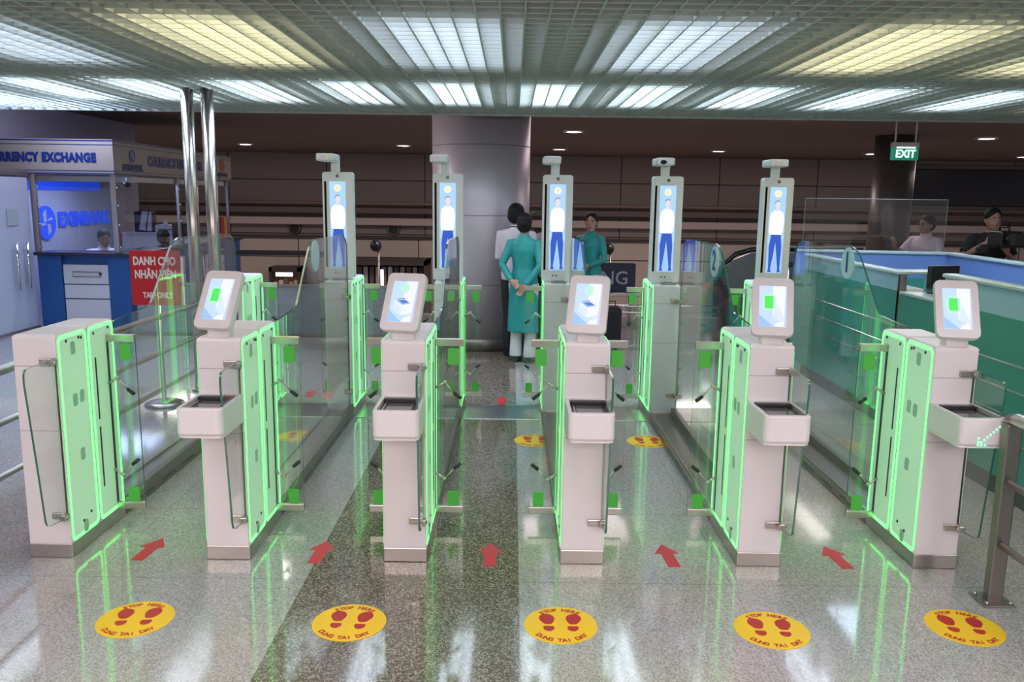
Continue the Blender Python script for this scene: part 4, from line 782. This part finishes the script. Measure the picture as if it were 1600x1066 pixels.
def person(label, loc, rz, H=1.70, female=False, top='shirt', topm=None, botm=None, sleeve='long', arms=None, head_rz=0.0, head_tilt=0.0, hair='short', sit=False, skin=None, belt=True, shoes=None, extra=None, group=None, sleeve_m=None):
    k = H / 1.70; dz = -0.42 if sit else 0.0; skin = skin or SKIN
    t = thing('person', label, 'person', loc, rz, group); t.scale = (k, k, k)
    sw = 0.170 if female else 0.195; wr = 0.122 if female else 0.145; hp = 0.160 if female else 0.158
    Z = lambda z: z + dz
    tors = [(Z(0.84), hp * 0.90, 0.095, 0, 0.0), (Z(0.93), hp, 0.112, 0, 0.008), (Z(1.02), (hp + wr) / 2, 0.102, 0, 0.0), (Z(1.09), wr, 0.090, 0, -0.005), (Z(1.20), wr * 1.10, 0.102, 0, -0.008), (Z(1.29), wr * 1.18, 0.108 if not female else 0.112, 0, -0.006), (Z(1.37), sw * 0.86, 0.088, 0, 0.004), (Z(1.415), sw * 0.55, 0.066, 0, 0.012), (Z(1.44), 0.062, 0.058, 0, 0.012)]
    hc = Vector((0, -0.012, Z(1.585))); HR = Matrix.Translation((0, 0.01, Z(1.48))) @ Matrix.Rotation(head_rz, 4, 'Z') @ Matrix.Rotation(head_tilt, 4, 'X') @ Matrix.Translation((0, -0.01, -Z(1.48)))
    m = MB(); oval(m, tors); m.tube([(0, 0.014, Z(1.38)), (0, 0.008, Z(1.52))], [0.056, 0.050], 14)
    h = MB(); oval(h, [(Z(1.468), 0.022, 0.026, 0, -0.060), (Z(1.480), 0.040, 0.050, 0, -0.045), (Z(1.505), 0.056, 0.078, 0, -0.020), (Z(1.545), 0.067, 0.092, 0, -0.006), (Z(1.590), 0.073, 0.098, 0, 0.0), (Z(1.635), 0.074, 0.098, 0, 0.004), (Z(1.670), 0.062, 0.082, 0, 0.006), (Z(1.692), 0.038, 0.050, 0, 0.008), (Z(1.700), 0.010, 0.014, 0, 0.008)])
    h.tube([(0, -0.092, Z(1.600)), (0, -0.108, Z(1.572)), (0, -0.116, Z(1.556)), (0, -0.098, Z(1.549))], [0.008, 0.010, 0.013, 0.009], 8)
    for s_ in (-1, 1): h.ell((s_ * 0.076, 0.012, Z(1.575)), (0.010, 0.020, 0.032), 10, 8); h.ell((s_ * 0.040, -0.070, Z(1.545)), (0.022, 0.020, 0.022), 10, 8)
    h.ell((0, -0.088, Z(1.523)), (0.024, 0.012, 0.012), 10, 6)
    b2 = h.bm; m.merge(b2, 0, HR)
    # arms : shoulder, elbow, wrist (+ hand frame)
    if arms is None: arms = {}
    AR_ = {}
    for nm, s_ in (('L', 1), ('R', -1)):
        a = arms.get(nm) or dict(e=(s_ * (sw + 0.05), 0.02, 1.10), w=(s_ * (sw + 0.05), -0.05, 0.86), d=(0, -0.05, -1), s=(0, -1, 0), n=(-s_, 0, 0), curl=0.5)
        sh = Vector((s_ * (sw - 0.012), 0.006, Z(1.375))); e = Vector((a['e'][0], a['e'][1], Z(a['e'][2]))); w_ = Vector((a['w'][0], a['w'][1], Z(a['w'][2]))); AR_[nm] = (sh, e, w_)
        ra = 0.046 if not female else 0.040
        m.tube([sh - Vector((s_ * 0.05, 0, 0)), sh, (sh + e) / 2, e, (e + w_) / 2, w_], [ra * 1.05, ra * 1.12, ra * 0.95, ra * 0.78, ra * 0.74, 0.024], 12)
        hand(m, w_, a['d'], a['s'], a['n'], a.get('curl', 0.5))
    LG = []
    for s_ in (-1, 1):
        hpj = Vector((s_ * 0.085, 0.005, Z(0.88)))
        if sit: kn = Vector((s_ * 0.11, -0.42, 0.47)); an = Vector((s_ * 0.12, -0.40, 0.09))
        else: kn = Vector((s_ * 0.088, -0.008, 0.48)); an = Vector((s_ * 0.085, 0.012, 0.09))
        LG.append((hpj, kn, an)); m.tube([hpj, (hpj + kn) / 2, kn, (kn * 0.6 + an * 0.4) + Vector((0, 0.012, 0)), an], [0.082, 0.070, 0.050, 0.050, 0.034], 14)
        m.tube([an + Vector((0, 0.03, -0.045)), an + Vector((0, -0.06, -0.055)), an + Vector((0, -0.15, -0.068))], [0.034, 0.032, 0.020], 10)
    body = remesh(m.build('body', skin, t), 0.0085)
    # eyes, brows, lips
    f = MB()
    for s_ in (-1, 1):
        f.ell((s_ * 0.031, -0.0865, Z(1.592)), (0.013, 0.008, 0.0058), 10, 6, 0); f.ell((s_ * 0.031, -0.0925, Z(1.592)), (0.0058, 0.004, 0.0058), 8, 6, 1); f.tube([(s_ * 0.014, -0.093, Z(1.611)), (s_ * 0.032, -0.092, Z(1.616)), (s_ * 0.048, -0.082, Z(1.611))], 0.0032, 6, 1)
    f.ell((0, -0.0985, Z(1.524)), (0.021, 0.006, 0.0065), 10, 6, 2)
    fb = MB(); fb.merge(f.bm, None, HR); fb.build('face_features', [mat('eye_white', (0.7, 0.68, 0.66), 0.3), HAIR, mat('lip_red', (0.42, 0.05, 0.06) if female else (0.36, 0.16, 0.13), 0.4) if not female else mat('lip_red_f', (0.42, 0.03, 0.05), 0.4)], body)
    # hair
    hm = MB(); g_ = MB(); g_.ell((0, 0.010, Z(1.622)), (0.088, 0.113, 0.100), 24, 18); g_.ell((0, 0.042, Z(1.575)), (0.084, 0.080, 0.086), 20, 14)
    if hair == 'bun': g_.ell((0, 0.125, Z(1.60)), (0.045, 0.042, 0.045), 14, 10)
    for s_ in (-1, 1): g_.ell((s_ * 0.066, 0.0, Z(1.605)), (0.016, 0.040, 0.045), 10, 8)
    for v in g_.bm.verts:
        zl = Z(1.657) - 0.75 * abs(v.co.x)
        if v.co.y < 0.0 and v.co.z < zl: v.co.y = v.co.y * 0.12
    hm.merge(g_.bm, 0, HR); remesh(hm.build('hair', HAIR, t), 0.009, 2)
    # garments
    gm = MB(); ex = 0.013; lo = Z(0.90)
    if top == 'dress':
        gm_r = [(0.36, 0.190, 0.120, 0, 0.01), (0.55, 0.182, 0.122, 0, 0.008), (0.75, 0.176, 0.124, 0, 0.008)] + [(r[0], r[1] + ex, r[2] + ex, r[3], r[4]) for r in tors[1:]]
        oval(gm, gm_r, 28)
    else:
        oval(gm, [(lo - 0.03, tors[1][1] + ex + 0.004, tors[1][2] + ex + 0.002, 0, 0.008)] + [(r[0], r[1] + ex + 0.004, r[2] + ex + 0.004, r[3], r[4]) for r in tors[1:]], 24)
    gm.tube([(0, 0.012, Z(1.42)), (0, 0.006, Z(1.475 if top != 'tee' else 1.445))], [0.070, 0.062], 16)
    for nm, s_ in (('L', 1), ('R', -1)):
        sh, e, w_ = AR_[nm]; ra = (0.046 if not female else 0.040) + 0.013
        if sleeve == 'long': gm.tube([sh - Vector((s_ * 0.06, 0, 0)), sh, (sh + e) / 2, e, (e + w_) / 2, w_ * 0.96 + e * 0.04], [ra, ra * 1.12, ra * 0.98, ra * 0.86, ra * 0.80, 0.036], 14)
        else: gm.tube([sh - Vector((s_ * 0.06, 0, 0)), sh, (sh + e) / 2, sh * 0.25 + e * 0.75], [ra, ra * 1.14, ra * 1.08, ra * 1.12], 14)
    gt = remesh(gm.build({'dress': 'tunic_dress'}.get(top, 'shirt'), topm, t), 0.011, 2)
    if top == 'shirt':
        cl = MB(); cl.tube([(0.066 * cos(a_), 0.008 + 0.064 * sin(a_), Z(1.462) + 0.008 * sin(a_)) for a_ in [2 * pi * q / 20 for q in range(20)]], 0.010, 8, closed=True); cl.build('collar', topm, gt)
    tm = MB()
    for hpj, kn, an in LG:
        if sit: tm.tube([hpj + Vector((0, 0.02, 0.02)), (hpj + kn) / 2, kn, (kn + an) / 2, an], [0.100, 0.088, 0.068, 0.062, 0.058], 16)
        else: tm.tube([hpj + Vector((0, 0, 0.04)), (hpj + kn) / 2, kn, (kn + an) / 2, an + Vector((0, 0, -0.02))], [0.098, 0.086, 0.070, 0.066, 0.064 if top != 'dress' else 0.075], 16)
    oval(tm, [(Z(0.80), hp * 0.80, 0.10, 0, 0.005), (Z(0.88), hp + 0.012, 0.122, 0, 0.008), (Z(0.97), (hp + wr) / 2 + 0.016, 0.118, 0, 0.004)], 24)
    remesh(tm.build('trousers', botm, t), 0.011, 2)
    for hpj, kn, an in LG:
        so = MB(); so.tube([an + Vector((0, 0.045, -0.05)), an + Vector((0, -0.03, -0.045)), an + Vector((0, -0.10, -0.055)), an + Vector((0, -0.175, -0.066))], [0.038, 0.044, 0.042, 0.022], 14)
        b_ = so.build('shoe', shoes or BLACK, t)
    if extra: extra(t, Z, HR)
    return t
def glasses(t, Z, HR):
    m = MB()
    for s_ in (-1, 1): m.tube([(s_ * 0.033 + 0.022 * cos(a), -0.104, Z(1.592) + 0.016 * sin(a)) for a in [2 * pi * q / 16 for q in range(16)]], 0.0025, 6, closed=True); m.tube([(s_ * 0.055, -0.102, Z(1.598)), (s_ * 0.080, 0.0, Z(1.595))], 0.0025, 6)
    m.tube([(-0.012, -0.105, Z(1.596)), (0.012, -0.105, Z(1.596))], 0.0025, 6); o = MB(); o.merge(m.bm, 0, HR); o.build('glasses', BLACK, t)
def lanyard(t, Z, HR):
    MB().tube([(0.068 * cos(a), 0.012 + 0.066 * sin(a), Z(1.45) + 0.012 * sin(a)) for a in [2 * pi * q / 20 for q in range(20)]], 0.0055, 6, closed=True).build('lanyard', mat('lanyard_blue', (0.02, 0.03, 0.06), 0.6), t)
def epaulettes(t, Z, HR):
    for s_ in (-1, 1): MB().box(-0.055, 0.055, -0.028, 0.028, 0, 0.012, 0.004).build('epaulette', mat('epaulette_gold', (0.55, 0.35, 0.05), 0.4, 0.4), t, (s_ * 0.135, 0.01, Z(1.425)), (0, s_ * rad(22), 0))
back_R = dict(e=(-0.235, 0.09, 1.13), w=(-0.085, 0.165, 0.915), d=(0.55, 0.05, -0.8), s=(0.5, 0.2, 0.5), n=(0, 1, 0), curl=0.5)
back_L = dict(e=(0.235, 0.09, 1.13), w=(0.075, 0.185, 0.955), d=(-0.7, 0.05, -0.5), s=(-0.4, 0.0, 0.6), n=(0, 1, 0), curl=0.9)
front_R = dict(e=(-0.225, 0.00, 1.12), w=(-0.07, -0.175, 1.01), d=(0.9, -0.25, -0.2), s=(0, 0, 1), n=(0, 1, 0), curl=0.8)
front_L = dict(e=(0.225, 0.00, 1.12), w=(0.08, -0.165, 1.04), d=(-0.9, -0.25, -0.2), s=(0, 0, 1), n=(0, 1, 0), curl=0.8)
person('person in white shirt with lanyard and black trousers, back turned, next to the column', (2.37, 9.60, 0), rad(150), 1.76, False, 'shirt', SHIRT, TRB, 'long', {'L': front_L, 'R': front_R}, extra=lanyard)
person('person in teal long tunic seen from behind with hands clasped at the back', (2.46, 9.25, 0), rad(157), 1.66, True, 'dress', TEALC, TRW, 'long', {'L': back_L, 'R': back_R}, head_rz=rad(18), hair='bun', shoes=mat('shoe_green', (0.04, 0.09, 0.07), 0.4))
person('person in teal long tunic mostly hidden behind the middle display tower', (2.86, 9.55, 0), rad(190), 1.60, True, 'dress', TEALC, TRW, 'long', {'L': back_L, 'R': back_R}, hair='bun', shoes=MATS['shoe_green'])
person('person in pale uniform shirt with gold epaulettes between the teal tunics and the plant', (2.80, 10.35, 0), rad(-25), 1.68, False, 'shirt', SHIRT, TRB, 'long', {'L': front_L, 'R': front_R}, extra=epaulettes)
person('person in teal tunic facing the camera, right of the middle display tower, hands joined', (3.30, 10.45, 0), rad(-38), 1.66, True, 'dress', TEALC, TRW, 'long', {'L': front_L, 'R': front_R}, head_rz=rad(24), hair='bun', shoes=MATS['shoe_green'])
sc_ = thing('suitcase', 'black upright suitcase behind the fourth front kiosk screen', 'suitcase', (3.60, 10.05, 0)); MB().box(-0.16, 0.06, -0.13, 0.13, 0.04, 0.55, 0.05, 4).build('shell', BLKC, sc_); MB().tube([(-0.10, 0.08, 0.54), (-0.10, 0.08, 0.60), (0.0, 0.08, 0.60), (0.0, 0.08, 0.54)], 0.008, 6).build('handle', BLACK, sc_)
m = MB()
for a in (-0.1, 0.0):
    for b in (-0.08, 0.08): m.ell((a, b, 0.022), (0.02, 0.022, 0.022), 10, 6)
m.build('wheel', BLACK, sc_)
person('person in pinkish white shirt and glasses raising a hand behind the desks', (7.78, 11.05, 0), rad(-62), 1.67, False, 'shirt', PINK, TRB, 'short', {'R': dict(e=(-0.26, -0.16, 1.17), w=(-0.20, -0.36, 1.30), d=(0.1, -0.35, 0.9), s=(1, 0, 0.2), n=(0.2, -1, 0), curl=0.35), 'L': front_L}, skin=SKIN2, extra=glasses, head_rz=rad(-12))
person('person in black holding a video camera at the face, at the right edge', (7.95, 9.85, 0), rad(-4), 1.78, False, 'tee', BLKC, TRB, 'short', {'R': dict(e=(-0.30, -0.04, 1.16), w=(-0.16, -0.25, 1.33), d=(0.6, -0.5, 0.5), s=(0, 0, 1), n=(1, 0.3, 0), curl=1.0), 'L': dict(e=(0.24, -0.06, 1.12), w=(0.06, -0.30, 1.22), d=(-0.6, -0.3, 0.7), s=(0, 0, 1), n=(-0.3, 0.6, 0.6), curl=0.7)}, skin=SKIN2, head_tilt=rad(4))
vc = thing('video_camera', 'black shoulder video camera held by the person in black', 'video camera', (7.86, 9.36, 1.44))
MB().box(-0.10, 0.16, -0.05, 0.22, -0.08, 0.10, 0.02, 3).build('housing', BLACK, vc); MB().cyl((-0.02, -0.05, 0.01), (-0.02, -0.20, 0.01), 0.055, 24, r2=0.07).build('lens', BLACKG, vc); MB().box(-0.09, 0.05, -0.28, -0.20, -0.05, 0.08, 0.008).build('lens_hood', BLACK, vc)
MB().tube([(0.0, -0.02, 0.10), (0.0, -0.02, 0.145), (0.0, 0.16, 0.145), (0.0, 0.16, 0.10)], 0.012, 8).build('handle', BLACK, vc); MB().box(0.12, 0.42, 0.0, 0.16, 0.02, 0.09, 0.01).build('silver_panel', mat('silver_plate', (0.5, 0.48, 0.5), 0.4), vc)
MB().cyl((-0.26, -0.02, -0.10), (-0.26, 0.06, -0.10), 0.05, 20).box(-0.25, -0.08, 0.0, 0.03, -0.08, -0.05).build('focus_wheel', BLACK, vc)
seat1 = {'L': dict(e=(0.23, -0.08, 1.12), w=(0.14, -0.30, 1.06), d=(-0.2, -1, -0.1), s=(-1, 0, 0), n=(0, 0, -1), curl=0.6), 'R': dict(e=(-0.23, -0.08, 1.12), w=(-0.14, -0.30, 1.06), d=(0.2, -1, -0.1), s=(1, 0, 0), n=(0, 0, -1), curl=0.6)}
person('clerk in white shirt sitting inside the exchange booth, looking down to the right', (-3.72, 12.35, 0), rad(28), 1.72, False, 'shirt', SHIRT, TRB, 'long', seat1, sit=True, skin=SKIN2, head_rz=rad(12), head_tilt=rad(14))
person('clerk with black hair and red collar sitting at the side counter of the exchange booth', (-3.24, 13.35, 0), rad(160), 1.66, False, 'tee', mat('cloth_dark_red', (0.06, 0.015, 0.025), 0.7), TRB, 'long', seat1, sit=True, skin=SKIN2)
office_chair('black office chair under the clerk in white inside the exchange booth', (-3.72, 12.37, 0), rad(28), 0.36)
office_chair('black office chair under the clerk with red collar in the exchange booth', (-3.24, 13.33, 0), rad(160), 0.36)
